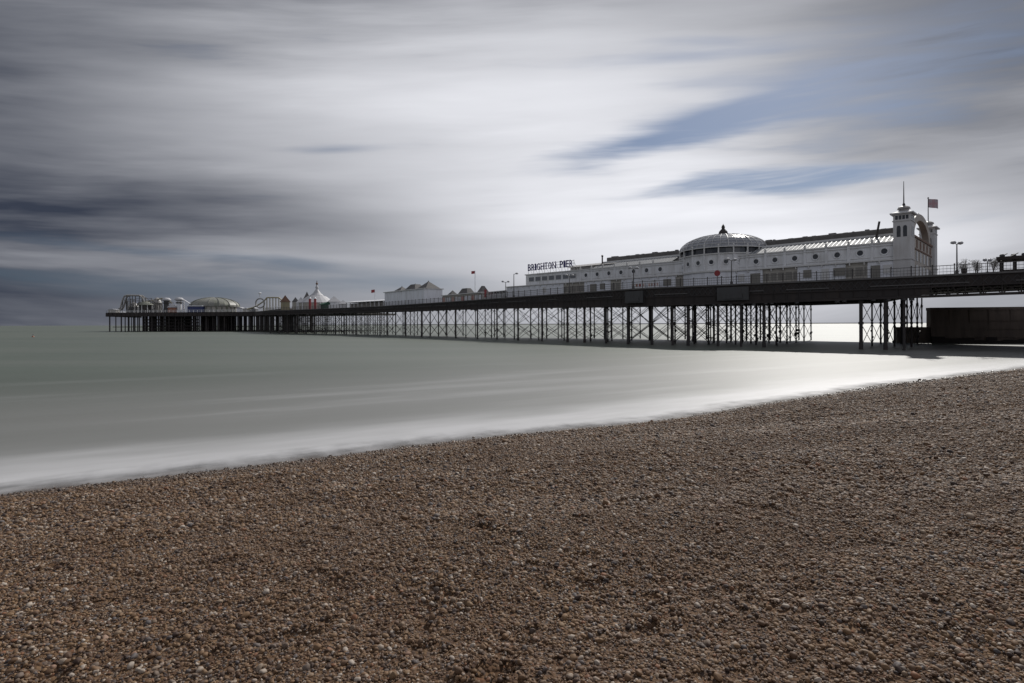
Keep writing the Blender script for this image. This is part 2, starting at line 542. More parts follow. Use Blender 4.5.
print('tower', lz(905,213), lz(905,208.7), lz(904.6,179.3), 'far tower x', [B0+N*y+U*XT1 for y in (0,)], 'px far', [((B0+N*y+U*XT1).x/(B0+N*y+U*XT1).y*FPX+512) for y in (0,4,12,16,20)], lz(932,226.7,18))
# lower storey
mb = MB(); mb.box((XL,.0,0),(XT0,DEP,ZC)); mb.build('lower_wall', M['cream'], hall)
mb = MB(); mb.box((XL-.15,-.35,ZC),(XT0,DEP+.2,ZC+.14)); mb.box((XU,-.18,ZC+.14),(XT0,0,ZC+.24)); mb.build('cornice', M['trim'], hall)
# white boarding in front of the lower storey, with open shopfronts between
openings = [(846,868),(763,798),(700,712),(676,690),(611,622),(564,585)]
xs = sorted([(lx(a),lx(b)) for a, b in openings])
cur = XL
for a, b in xs+[(XT0,XT0)]:
    if a-cur > .3:
        mb = MB(); mb.box((cur,-.16,0),(a,-.003,ZC-.05))
        x = cur+1.2
        while x < a-.3: mb.box((x,-.20,0),(x+.06,-.16,ZC-.08)); x += 1.35
        mb.build('boarding', M['white2'], hall)
    cur = b
for a, b in xs:
    mb = MB()
    mb.box((a+.02,-.05,.35),(b-.02,-.004,ZC-.45))
    o = mb.build('shopfront', M['cream'], hall)
    f = MB(); x = a+.1
    while x < b-.3:
        f.box((x,-.09,.8),(min(x+.8,b-.15),-.052,ZC-.6)); x += 1.0
    f.build('shopfront_window', M['shade'], o)
# upper wall with portholes
drum_px = (671,750)
XD0, XD1 = lx(671), lx(750)
XDC = lx(723.5, 4.9); RD = 6.65; YD = 4.9
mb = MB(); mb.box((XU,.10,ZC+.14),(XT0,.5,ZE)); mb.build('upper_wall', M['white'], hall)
mb = MB(); mb.box((XU,-.06,ZE),(XT0,.6,ZE+.16)); mb.build('eaves', M['trim'], hall)
mb = MB(); mb.box((XU,-.02,ZE-.32),(XT0,.098,ZE-.24)); mb.box((XU,.02,ZC+.5),(XT0,.098,ZC+.56)); mb.build('string_course', M['trim'], hall)
mb = MB(); xx = XL+1.5
while xx < XT0-1: mb.box((xx,-.33,ZC-.32),(xx+.12,-.165,ZC-.003)); xx += 1.62
mb.build('bracket', M['trim'], hall)['kind'] = 'stuff'
for i, px_ in enumerate((545,594,603,655,668,692,742,756,808,826,840,876,888)):
    xx = lx(px_); d_ = MB(); w_ = (.45,.7,.5)[i%3]
    d_.box((xx-w_,-.235,0 if i%2 else .9),(xx+w_,-.205,1.95)); d_.build('door' if i%2 else 'hatch', M['shade'] if i%3 else M['trim'], hall)
pitch_r = (lx(884.4)-lx(775))/5
pitch_l = (lx(646.6)-lx(585.9))/5
def porthole(x, y, z, r=.36, ang=0.0):
    mb = MB()
    n = 16
    # moulded ring
    def ringpt(rad, i, yy): 
        t = 2*math.pi*i/n; c = math.cos(ang); s_ = math.sin(ang)
        lxx = rad*math.cos(t); return Vector((x+lxx*c-yy*s_, y+lxx*s_+yy*c, z+rad*math.sin(t)))
    prof = [(r+.0,.0),(r+.0,-.10),(r+.13,-.12),(r+.16,-.02),(r+.16,.02)]
    rings = [[mb.bm.verts.new(ringpt(a,i,b)) for i in range(n)] for a, b in prof]
    for A, B in zip(rings[:-1], rings[1:]):
        for i in range(n): mb.bm.faces.new((A[i],A[(i+1)%n],B[(i+1)%n],B[i]))
    o = mb.build('round_window', M['white'], hall)
    g = MB(); vs = [g.bm.verts.new(ringpt(r,i,-.03)) for i in range(n)]; g.bm.faces.new(vs)
    ws = [g.bm.verts.new(ringpt(r,i,-.005)) for i in range(n)]; g.bm.faces.new(ws)
    for i in range(n): g.bm.faces.new((vs[i],vs[(i+1)%n],ws[(i+1)%n],ws[i]))
    for k in range(0): pass
    g.build('pane', M['glassdark'], o)
zp = (ZC+ZE)/2+.12
right_bays = [lx(775)+pitch_r*i for i in range(-1,6)]
left_bays = [lx(585.9)+pitch_l*i for i in range(0,7)]
for x in right_bays+left_bays: porthole(x, .10, zp, .35)
def pilaster(x, y0=-.02, z1=ZE, w=.16):
    mb = MB(); mb.box((x-w,y0,ZC+.242),(x+w,.098,z1-.002)); mb.build('pilaster', M['white'], hall)
    f = MB(); f.box((x-.13,-.10,z1+.162),(x+.13,.16,z1+.42)); f.sphere((x,.03,z1+.55), .14, 1, 8, 6)
    f.build('finial', M['trim'], hall)
for x in right_bays: pilaster(x-pitch_r/2)
pilaster(right_bays[-1]+pitch_r/2)
for x in left_bays: pilaster(x-pitch_l/2)
# sloping glazed roof behind the eaves, white ridge board, then the dark raised roof
def glazed(x0, x1):
    mb = MB(); mb.profile_x([(.6,ZE+.1),(.65,ZE+.1),(3.4,5.9),(3.4,6.0),(.55,ZE+.22)], x0, x1)
    mb.build('glazed_roof', M['skyglass'], hall)
    b = MB(); x = x0
    while x <= x1: 
        b.tube((x,.6,ZE+.26),(x,3.4,6.03),.04,4); x += .55
    b.tube((x0,2.0,5.4),(x1,2.0,5.4),.05,4)
    b.build('glazing_bar', M['trim'], hall)
    c = MB(); c.box((x0,3.4,5.75),(x1,3.7,6.28)); c.build('roof_kerb', M['trim'], hall)
XR0 = lx(607,5)
glazed(XR0, lx(676,2)); glazed(lx(752,2), XT0)
for x0, x1 in ((XR0, lx(676,5)), (lx(760,5), XT0-.5)):
    mb = MB()
    mb.profile_x([(5.0,ZE),(5.0,7.1),(5.15,7.22),(14.85,7.22),(15.0,7.1),(15.0,ZE)], x0, x1)
    mb.build('raised_roof', M['lead'], hall)
    mb = MB(); x = x0+.6; rv = random.Random(2)
    while x < x1: mb.box((x,5.6,7.22),(x+rv.uniform(.2,.9),6.1,7.22+rv.uniform(.05,.22))); x += rv.uniform(1,2.6)
    mb.build('roof_vent', M['lead'], hall)
mb = MB(); mb.box((XU,.5,ZE-.1),(XT0,DEP,ZE+.05)); mb.profile_x([(DEP-3.4,ZE+.05),(DEP-3.4,5.9),(DEP-.2,ZE+.05)], XR0, XT0); mb.build('flat_roof', M['lead'], hall)
mb = MB(); mb.box((XU,DEP-.3,ZC+.14),(XT0,DEP,ZE-.12)); mb.build('rear_wall', M['white'], hall)
# leaning mast on the roof
mb = MB(); xm = lx(877,3); mb.tube((xm-.1,3,5.6),(xm+.3,3,7.9),.13,6); mb.box((xm-.4,2.8,5.3),(xm+.2,3.2,5.7)); mb.build('roof_mast', M['iron'], hall)
mb = MB(); xm = lx(602.5,3); mb.tube((xm,3,ZE),(xm,3,7.2),.14,6); mb.lathe((xm,3,7.2),[(.2,0),(.2,.2),(0,.35)],8); mb.build('chimney', M['iron'], hall)

# faceted drum, glass dome and cupola
NF = 20
ZDE = lz(727,253,-1.5)
def ring16(r, z, rot=0.0): return [Vector((XDC+r*math.cos(2*math.pi*(i+rot)/NF), YD+r*math.sin(2*math.pi*(i+rot)/NF), z)) for i in range(NF)]
mb = MB(); mb.prism([(v.x,v.y) for v in ring16(RD,0)], ZC+.145, ZDE); drum = mb.build('drum_wall', M['white'], hall)
mb = MB(); mb.prism([(v.x,v.y) for v in ring16(RD+.22,0)], ZDE, ZDE+.14); mb.prism([(v.x,v.y) for v in ring16(RD+.2,0)], ZC-.02, ZC+.24); mb.build('drum_cornice', M['trim'], hall)
mb = MB(); mb.prism([(v.x,v.y) for v in ring16(RD,0)], 0, ZC-.03); mb.build('drum_base', M['white2'], hall)
for i in range(NF):
    t = 2*math.pi*(i+.5)/NF
    if math.sin(t) < .25:
        rr = RD*math.cos(math.pi/NF)
        porthole(XDC+(rr+.0)*math.cos(t), YD+(rr+.0)*math.sin(t), ZC+(ZDE-ZC)*.56, .33, t+math.pi/2)
        t2 = 2*math.pi*i/NF
        c = Vector((XDC+(RD+.02)*math.cos(t2), YD+(RD+.02)*math.sin(t2), 0))
        mb = MB(); mb.tube(c+Vector((0,0,ZC+.25)), c+Vector((0,0,ZDE-.01)), .15, 6); mb.build('drum_pilaster', M['white'], hall)
        mb = MB(); mb.tube(c+Vector((0,0,ZDE+.14)), c+Vector((0,0,ZDE+1.2)), .12, 6); mb.sphere(c+Vector((0,0,ZDE+1.32)), .17, 1, 8, 6); mb.build('drum_finial', M['trim'], hall)
ZG = ZDE+1.05; ZT = lz(725,235,YD)
mb = MB()
mb.lathe((XDC,YD,0), [(RD-.25,ZDE+.12),(RD-.3,ZG)], NF*2); mb.build('clerestory_glass', M['glassdark'], hall)
def dome_r(t):      # t 0..1 from eaves to crown
    a = t*math.pi/2
    return (RD+.05)*math.cos(a)**.95, ZG+(ZT-ZG)*math.sin(a)
dome = MB()
dome.lathe((XDC,YD,0), [dome_r(k/14) for k in range(14)]+[(0,ZT)], 48)
dome = dome.build('dome', M['domeglass'], hall)
for k in range(36):
    t = 2*math.pi*k/36
    mb = MB(); pts = []
    for q in range(13):
        r, z = dome_r(q/13); pts.append(Vector((XDC+(r+.04)*math.cos(t), YD+(r+.04)*math.sin(t), z+.03)))
    mb.path(pts, .055 if k % 3 == 0 else .035, 4); mb.build('dome_rib', M['trim'], dome)
mb = MB()
for q in (0,.12,.24,.36,.48,.60,.72,.84):
    r, z = dome_r(q)
    pts = [Vector((XDC+(r+.05)*math.cos(2*math.pi*i/48), YD+(r+.05)*math.sin(2*math.pi*i/48), z+.02)) for i in range(49)]
    mb.path(pts, .09 if q == 0 else .04, 4)
mb.build('dome_ring', M['trim'], dome)
mb = MB(); mb.lathe((XDC,YD,ZT-.25), [(.95,0),(.95,.25),(.75,.4),(.62,.85),(.35,1.15),(.22,1.3),(.28,1.5),(.2,1.75),(.05,1.95),(0,2.1)], 12); mb.build('cupola', M['iron'], dome)

# upper storey block at the seaward end with ribbon windows
XB0, XB1 = lx(526,1.0), XU
mb = MB(); mb.box((XB0,1.0,ZC+.142),(XB1,DEP-2,ZE+.1)); mb.build('upper_block', M['white'], hall)
mb = MB(); mb.box((XB0-.15,.8,ZE+.1),(XB1+.1,DEP-1.8,ZE+.28)); mb.build('parapet', M['trim'], hall)
k = 7; wv = (XB1-XB0-2)/k
for i in range(k):
    x = XB0+.9+i*wv
    mb = MB(); mb.box((x,.93,ZC+.9),(x+wv*.82,.998,ZE-.35)); o = mb.build('ribbon_window', M['trim'], hall)
    g = MB(); g.box((x+.08,.90,ZC+.98),(x+wv*.82-.08,.928,ZE-.43)); g.build('pane', M['ribbon'], o)
mb = MB(); mb.box((XB1-4,2.5,ZE+.28),(XB1+6,8,ZE+1.0)); mb.profile_x([(2,ZE+1.0),(8.5,ZE+1.0),(5,ZE+1.7)], XB1-4.5, XB1+6.5); mb.build('plant_room', M['dome_frame'], hall)

# gate towers and arch
TW = XT1-XT0
ZTC = lz(905,213.6)+.1
def tower(y0, y1, zc, dx=0.0):
    x0, x1 = XT0+dx, XT1+dx
    t = MB(); t.box((x0,y0,0),(x1,y1,zc-.12))
    tw = t.build('tower', M['tower'], hall)
    c = MB(); c.box((x0-.3,y0-.3,zc-.12),(x1+.3,y1+.3,zc+.04)); c.pyramid(x0-.22,x1+.22,y0-.22,y1+.22,zc+.04,zc+.32,.45)
    for za, zb_ in ((zc-1.0,zc-.88),(ZC,ZC+.14)):
        e_ = MB(); e_.box((x0-.08,y0-.08,za),(x1+.08,y1+.08,zb_)); e_.build('string_course', M['tower'], tw)
    c.build('tower_cap', M['tower'], tw)
    q = MB(); cx, cy = (x0+x1)/2, (y0+y1)/2
    q.lathe((cx,cy,zc+.3), [(.55,0),(.55,.3),(.72,.32),(.6,.55),(.3,.72),(0,.8)], 10); q.build('tower_cupola', M['dome_frame'], tw)
    for fx in (.32,.68):
        w = MB(); xx = lerp(x0,x1,fx); w.profile_y([(xx-.20,zc-2.9),(xx+.20,zc-2.9),(xx+.20,zc-1.75),(xx+.12,zc-1.55),(xx-.12,zc-1.55),(xx-.20,zc-1.75)], y0-.02, y0+.05); w.build('tower_window', M['glassdark'], tw)
        w = MB(); yy = lerp(y0,y1,fx); w.box((x1-.04,yy-.2,zc-2.9),(x1+.02,yy+.2,zc-1.6)); w.build('tower_window', M['glassdark'], tw)
    w = MB()
    for fx in (.2,.4,.6,.8):
        xx = lerp(x0,x1,fx); w.box((xx-.13,y0-.02,zc-.78),(xx+.13,y0+.03,zc-.3))
        yy = lerp(y0,y1,fx); w.box((x1-.03,yy-.13,zc-.78),(x1+.02,yy+.13,zc-.3))
    w.build('tower_louvre', M['glassdark'], tw)
    return cx, cy
tc1 = tower(-.25, 2.2, ZTC)
# how deep does the gate front run: the far tower stands where its column is seen
def yo_of(px, x):
    o = B0+U*x; r = ray(px); return (r*o.y-o.x)/(N.x-r*N.y)
YF1 = yo_of(937.5, XT1); YF0 = yo_of(926.5, XT1)
print('far tower offsets', YF0, YF1, 'XT', XT0, XT1, TW)
YF1 = min(YF1, 26); YF0 = YF1-2.5
ZTF = lz(932,226.9,YF0)
print('tower heights', ZTC, ZTF)
ZTF = max(min(ZTF, ZTC*1.12), ZTC*.8)
tc2 = tower(YF0, YF1, ZTF)
ym = (2.2+YF0)/2; half = (YF0-2.2)/2
mb = MB(); mb.box((XT1-1.1,2.2,0),(XT1-.35,YF0,5.6)); mb.build('gate_wall', M['stone'], hall)
mb = MB(); mb.box((XT1-1.2,2.2,5.6),(XT1-.2,YF0,5.85)); mb.box((XT1-.348,2.4,4.1),(XT1-.27,YF0-.2,4.3)); mb.build('gate_cornice', M['brown'], hall)
for i in range(6):
    y = lerp(2.2,YF0,(i+.5)/6)
    mb = MB(); mb.box((XT1-.348,y-.42,4.45),(XT1-.30,y+.42,5.45)); mb.build('gate_panel', M['brown'], hall)
    mb = MB(); mb.box((XT1-.348,y-.5,2.7),(XT1-.31,y+.5,3.95)); mb.build('gate_window', M['glassdark'], hall)
    mb = MB(); mb.box((XT1-.348,y-.8,.1),(XT1-.31,y+.8,2.2)); mb.build('gate_door', M['glassdark'], hall)
# open arch above the gate
mb = MB(); ro, ri = half*.92, half*.72; n = 24; zb = 5.85; sc = (lz(918.3,216.4,10.5)-zb)/ro
prev = None
def arch_pts(k):
    t = math.pi*k/n
    res = []
    for rad, x in ((ro,XT1-1.1),(ro,XT1-.35),(ri,XT1-.35),(ri,XT1-1.1)):
        res.append(Vector((x, ym+rad*math.cos(t), zb+rad*math.sin(t)*(sc if rad == ro else sc*.97))))
    return res
strip(mb, [arch_pts(k) for k in range(n+1)])
mb.build('gate_arch', M['stone'], hall)
mb = MB()
for k in range(1,n,3):
    t = math.pi*k/n; rad = ro+.05
    mb.sphere((XT1-.7, ym+rad*math.cos(t), zb+rad*math.sin(t)*sc), .22, 1, 6, 5)
mb.build('arch_boss', M['trim'], hall)

# masts on the towers
def loc(x, y): 
    v = B0+U*x+N*y; return v
v = loc(*tc1)
mast = thing('tower_mast', 'tall thin bare mast on top of the nearer gate tower', 'mast', (v.x,v.y,DECK+ZTC+1.05), RZ)
hm = lz(904.6,179.5)-ZTC-1.05
mb = MB(); mb.tube((0,0,0),(0,0,hm),.075,6,.03); mb.build('pole', M['iron'], mast)
mb = MB(); mb.lathe((0,0,0),[(.16,0),(.16,.15),(.09,.3)],8); mb.build('foot', M['iron'], mast)
v = loc(*tc2)
fp = thing('flagpole', 'white flagpole with a small pink and red flag on the farther gate tower', 'flagpole', (v.x,v.y,DECK+ZTF+1.05), 0)
hf = z_at(931,198.5,v.y)-DECK-ZTF-1.05
mb = MB(); mb.tube((0,0,0),(0,0,hf),.07,6,.05); mb.sphere((0,0,hf+.08),.12,1,6,4); mb.build('pole', M['iron'], fp)
m, b = new_mat('flag_cloth'); x, y, z = sep(coords('Generated'))
c = clamp01(sstep(E.op('ABSOLUTE', x-.5),.06,.12)*sstep(E.op('ABSOLUTE', z-.5),.08,.16))
put(b.inputs['Base Color'], mixc(c, (.42,.27,.30), (.40,.33,.36))); put(b.inputs['Roughness'], .8); M['flag'] = m
def wave_flag(L, H, z1, mat, parent, amp=.12):
    mb = MB(); nx = 12; rows = []
    for i in range(nx+1):
        t = i/nx; y = amp*math.sin(t*7)*t; dz = -.12*t*L
        rows.append([(t*L, y-.01, z1-H+dz), (t*L, y+.01, z1-H+dz), (t*L, y+.01, z1+dz*.6), (t*L, y-.01, z1+dz*.6)])
    strip(mb, [[Vector(c) for c in r] for r in rows]); return mb.build('flag', mat, parent)
wave_flag(1.5, 1.25, hf-.05, M['flag'], fp)

# ------------------------------------------------------------------ roof sign BRIGHTON PIER
SY = .6
sx0, sx1 = lx(528.2,SY), lx(573.8,SY)
sz0 = lz(551,268.9,SY); SH = lz(551,262.0,SY)-sz0
sign = thing('rooftop_sign', 'rooftop sign of navy letters reading BRIGHTON PIER on a white frame', 'sign', tuple(loc(sx0,SY))+(DECK+ZE+.28,), RZ)
dzs = sz0-(ZE+.28)
def text_mesh(ch, size):
    cu = bpy.data.curves.new('t', 'FONT'); cu.body = ch; cu.size = size; cu.extrude = .05; cu.offset = .012*size
    cu.resolution_u = 3
    o = bpy.data.objects.new('t', cu); COL.objects.link(o)
    bpy.context.view_layer.update()
    me = bpy.data.meshes.new_from_object(o.evaluated_get(bpy.context.evaluated_depsgraph_get()))
    bpy.data.objects.remove(o); return me
word = 'BRIGHTON PIER'
adv = {'I':.5,' ':.85,'B':1.0,'R':1.0,'G':1.05,'H':1.05,'T':.95,'O':1.1,'N':1.05,'P':1.0,'E':.92}
tot = sum(adv[c] for c in word); unit = (sx1-sx0)/tot; x = 0
for ch in word:
    w = adv[ch]*unit
    if ch != ' ':
        me = text_mesh(ch, 1.0)
        xs_ = [v.co.x for v in me.vertices]; ys_ = [v.co.y for v in me.vertices]
        bx0, bx1, by0, by1 = min(xs_), max(xs_), min(ys_), max(ys_)
        tw = w*.82
        # slab serifs
        bm_ = bmesh.new()
        for v in me.vertices:
            px_ = (v.co.x-bx0)/(bx1-bx0)*tw; pz_ = (v.co.y-by0)/(by1-by0)*SH
            v.co = Vector((x+w*.1+px_, -.12-v.co.z, dzs+pz_))
        me.materials.append(M['navy'])
        bm_.from_mesh(me)
        q = MB(); q.bm.free(); q.bm = bm_
        if ch in 'BRIHTNPE':
            feet = {'B':[0],'R':[0,1],'I':[.5],'H':[0,1],'T':[.5],'N':[0],'P':[0],'E':[0]}[ch]
            tops = {'B':[0],'R':[0],'I':[.5],'H':[0,1],'T':[],'N':[0,1],'P':[0],'E':[0]}[ch]
            for f in feet: cx = x+w*.1+tw*lerp(.14,.86,f) if ch != 'I' else x+w*.5; q.box((cx-w*.13,-.17,dzs),(cx+w*.13,-.07,dzs+SH*.07))
            for f in tops: cx = x+w*.1+tw*lerp(.14,.86,f) if ch != 'I' else x+w*.5; q.box((cx-w*.13,-.17,dzs+SH*.93),(cx+w*.13,-.07,dzs+SH))
        o = q.build('letter', M['navy'], sign)
    x += w
mb = MB()
for z in (dzs+.15, dzs+SH*.5, dzs+SH-.15): mb.box((-.1,.02,z-.04),(sx1-sx0+.1,.08,z+.04))
for i in range(9):
    xx = (sx1-sx0)*i/8; mb.box((xx-.03,.08,0),(xx+.03,.14,dzs+SH)); mb.tube((xx,1.4,0),(xx,.1,dzs+SH*.7),.03,4)
mb.build('sign_frame', M['trim'], sign)

# ------------------------------------------------------------------ signs, banners, lamps along the deck
v = loc(lx(717.4,-3.2), -3.2); zr = z_at(717.4,273.2,v.y)-DECK
rs = thing('round_red_sign', 'round plain red sign on a post behind the railing below the dome', 'sign', (v.x,v.y,DECK), RZ)
mb = MB(); n = 20
mb.tube((0,-.06,zr),(0,.06,zr),.43,20); mb.build('disc', M['red'], rs)
mb = MB(); mb.tube((0,.12,0),(0,.12,zr),.05,6); mb.build('post', M['iron'], rs)
for px0, px1, py, mt, lab, nm in ((632,645,286,'pink','red and white poster board on the deck beside the low opening',None),(648,659,285.2,'orange','orange poster board on the deck left of the dome',None)):
    a = lx(px0,-1.4); b = lx(px1,-1.4); v = loc(a,-1.4); zt = lz((px0+px1)/2, py-3, -1.4)
    t = thing('poster_board', lab, 'poster', (v.x,v.y,DECK), RZ)
    mb = MB(); mb.box((0,0,.5),(b-a,.08,zt)); mb.build('board', M['white'], t)
    for i in range(4): 
        q = MB(); xx = (b-a)*i/4; q.box((xx+.15,-.03,.9),(xx+(b-a)*.25-.15,-.003,zt-.15)); q.build('poster', M[('pink','orange','red','pink')[i]], t)
    for xx in (.05,b-a-.05): q = MB(); q.box((xx-.05,.082,0),(xx+.05,.16,zt)); q.build('leg', M['iron'], t)
def lamp(px, off, top_py, label, heads=2, s=1.0, rot=0.3, group='lamp posts along the pier deck', white=True):
    p, n = edge_px(px, off)
    H = z_at(px, top_py, p.y)-DECK
    t = thing('lamp_post', label, 'lamp post', (p.x,p.y,DECK), rot, group)
    mb = MB(); mb.tube((0,0,0),(0,0,H-.25),.07*s,8,.045*s); mb.lathe((0,0,0),[(.14*s,0),(.14*s,.5),(.08*s,.7)],8); mb.build('pole', M['lead'], t)
    mb = MB(); w = .42*s
    for q in ((-1,1) if heads == 2 else (1,)): mb.tube((0,0,H-.3),(q*w,0,H-.15),.035*s,6)
    mb.build('arm', M['lead'], t)
    for q in ((-1,1) if heads == 2 else (1,)):
        mb = MB(); mb.lathe((q*w*1.1,0,H-.32),[(.0,0),(.19*s,.08),(.25*s,.2),(.16*s,.34),(0,.4)],10); mb.build('lamp_head', M['canvas'] if white else M['lead'], t)
lamp(957.1, 1.0, 241.7, 'tall twin headed lamp post right of the gate towers', 2, 1.2)
lamp(987.6, 6.0, 259.0, 'short lamp post near the trees left of the dark kiosk', 2, .9)
lamp(731.6, 1.0, 258.5, 'lamp post with white heads standing in front of the domed drum', 2, 1.3)
lamp(633.7, 1.0, 267.0, 'white headed lamp post before the hall wall left of the dome', 2, 1.3)
lamp(569.5, 1.0, 274.5, 'white headed lamp post beneath the end of the rooftop letters', 2, 1.3)
lamp(514.0, 1.5, 272.8, 'tall single lamp post left of the rooftop letters', 1, 1.4)
lamp(505.8, 1.0, 281.0, 'shorter twin lamp post at the seaward corner of the white hall', 2, 1.3)
def pole_flag(px, off, top_py, label, mat, L=.9, H=.65):
    p, n = edge_px(px, off); h = z_at(px, top_py, p.y)-DECK
    t = thing('flagpole', label, 'flagpole', (p.x,p.y,DECK), 2.9)
    mb = MB(); mb.tube((0,0,0),(0,0,h),.10,6,.07); mb.build('pole', M['white'], t)
    wave_flag(L, H, h, mat, t)
pole_flag(475.2, 5, 270.8, 'tall pole with a small red flag above the brown low pavilion', M['red'])
pole_flag(375.0, 4, 289.5, 'pole with a tiny red flag above the long grey canopy', M['red'], 1.2, .9)

# kiosk at the right edge
p, n = edge_px(999.5, 3.0)
ki = thing('deck_kiosk', 'dark flat roofed kiosk with lit gaps at the right edge of the deck', 'kiosk', (p.x,p.y,DECK), RZ)
zk = z_at(1000,257.5,p.y)-DECK
mb = MB()
for i in range(9): mb.box((i*1.1,0,0),(i*1.1+.22,.3,zk-.3)); mb.box((i*1.1,2.6,0),(i*1.1+.22,2.9,zk-.3))
mb.build('wall_post', M['timber'], ki)
mb = MB(); mb.box((.02,.05,0),(9,.25,.55)); mb.box((3.3,.32,0),(5.4,2.5,zk-.35)); mb.build('counter', M['timber'], ki)
mb = MB(); mb.box((-.25,-.35,zk-.3),(9.4,3.2,zk+.05)); mb.build('roof', M['timber'], ki)
mb = MB()
for i in range(7): mb.sphere((i*.9+.2,.6+(i%2)*.6,zk+.22), .26, .8, 7, 5); mb.tube((i*.9,.3,zk+.05),(i*.9+.6,.9,zk+.45),.06,5)
mb.build('roof_duct', M['panel'], ki)
# litter bin / board box behind the railing
p, n = edge_px(964.3, 2.0)
bn = thing('litter_bin', 'dark square litter bin behind the railing right of the tall lamp', 'litter bin', (p.x,p.y,DECK), RZ)
mb = MB(); mb.box((-.26,-.2,.35),(.26,.2,.78)); mb.box((-.2,-.16,.05),(.2,.16,.35)); mb.build('bin_body', M['iron'], bn)
mb = MB(); mb.box((-.29,-.23,.782),(.29,.23,.86)); mb.build('lid', M['panel'], bn)

# small trees at the landward end
def tree(px, top_py, off, label, seed):
    rr = random.Random(seed); p, n = edge_px(px, off); H = z_at(px, top_py, p.y)-DECK+.1
    t = thing('small_tree', label, 'tree', (p.x,p.y,DECK), 0, 'small trees beyond the pier railing')
    mb = MB(); mb.tube((0,0,0),(0,0,H*.5),.09,6,.05)
    tips = []
    for k in range(9):
        a = rr.uniform(0,6.28); q = Vector((math.cos(a)*rr.uniform(.2,.65), math.sin(a)*rr.uniform(.2,.65), H*rr.uniform(.5,.97)))
        mb.tube((0,0,H*rr.uniform(.25,.5)), q, .03, 4, .012); tips.append(q)
    mb.build('trunk', M['bark'], t)
    mb = MB()
    for k in range(1000):
        c = rr.choice(tips); q = c.lerp(Vector((0,0,H*.75)), rr.random()*.6)+Vector((rr.gauss(0,.2),rr.gauss(0,.2),rr.gauss(0,.25)))
        if q.z > H: continue
        u = Vector((rr.gauss(0,1),rr.gauss(0,1),rr.gauss(0,1))).normalized()*.06; w = Vector((rr.gauss(0,1),rr.gauss(0,1),rr.gauss(0,1))).normalized()*.06
        mb.bm.faces.new([mb.bm.verts.new(v) for v in (q-u,q+w,q+u)])
    mb.build('crown', M['leaf'], t)
tree(962.6,259.5,14,'small thin leaved tree just right of the tall lamp post',1)
tree(975.8,260.5,14,'small thin leaved tree in the middle of the three beyond the railing',2)
tree(993.5,258.5,12,'small thin leaved tree just left of the dark kiosk',3)

# ------------------------------------------------------------------ buildings of the middle pier
def shed(px0, px1, off, depth, name, label, cat='pavilion'):
    """an Empty on the deck whose x axis runs landward from px0 to px1 along the near wall"""
    a, n = edge_px(px0, off); b, _ = edge_px(px1, off)
    L = (b-a).length; rz = math.atan2(b.y-a.y, b.x-a.x)
    return thing(name, label, cat, (a.x,a.y,DECK), rz), L, a
# white pavilion with three pyramid roofs
t, L, a = shed(384.7, 424.5, 2.0, 9, 'white_pavilion', 'plain white pavilion on the middle pier with three pointed grey roofs')
zt = z_at(384.7,292.9,a.y)-DECK
b_, nb = edge_px(424.5, 2.0); r_ = ray(442.5); dd = Vector((-math.sin(t.rotation_euler.z), math.cos(t.rotation_euler.z)))
DPV = (r_*b_.y-b_.x)/(dd.x-r_*dd.y); print('pavilion depth', DPV, L)
mb = MB(); mb.box((0,0,0),(L,DPV,zt)); mb.build('wall', M['white2'], t)
mb = MB(); x = 1.2
while x < L: mb.box((x,-.06,.1),(x+.12,-.003,zt-.1)); x += 2.4
mb.build('batten', M['white'], t)
mb = MB(); mb.box((-.3,-.3,zt),(L+.3,DPV+.3,zt+.22)); mb.build('eaves', M['trim'], t)
for cx, w, dpt, top, h in ((L*.31,4.4,3.2,.05,1.25),(L*.63,6.2,3.6,.42,1.5),(L*.95-1.0,5.0,4.4,.05,1.9)):
    mb = MB(); mb.pyramid(cx-w/2,cx+w/2,.3,.3+dpt,zt+.22,zt+.22+h,top); o = mb.build('roof', M['lead'], t)
    q = MB(); q.lathe((cx,.3+dpt/2,zt+.15+h),[(.16,0),(.12,.2),(0,.4)],8); q.build('finial', M['iron'], o)
# brown low pavilion
t, L, a = shed(442.5, 482, 2.5, 9, 'low_pavilion', 'low brown and cream pavilion with arched bays beside the white pavilion')
zt = z_at(462,294.5,edge_px(462,2.5)[0].y)-DECK
mb = MB(); mb.box((0,0,0),(L,9,zt)); mb.build('wall', M['cream'], t)
for i in range(12):
    x = (i+.5)*L/12; mb = MB(); w = L/12*.34
    mb.profile_y([(x-w,.3),(x+w,.3),(x+w,zt-.7),(x+w*.6,zt-.4),(x-w*.6,zt-.4),(x-w,zt-.7)], -.06, -.003)
    mb.build('arched_bay', M['white2'] if i % 3 else M['pink'], t)
mb = MB(); mb.box((-.2,-.3,zt),(L+.2,9.2,zt+.2)); mb.build('eaves', M['trim'], t)
for f, top, h in ((.14,0,1.9),(.5,.5,2.1),(.9,.25,2.4)):
    cx = L*f; w = .9 if top != .5 else 2.2; h *= .62
    mb = MB(); mb.pyramid(cx-w,cx+w,.4,2.6,zt+.2,zt+.2+h,top); o = mb.build('roof', M['lead'], t)
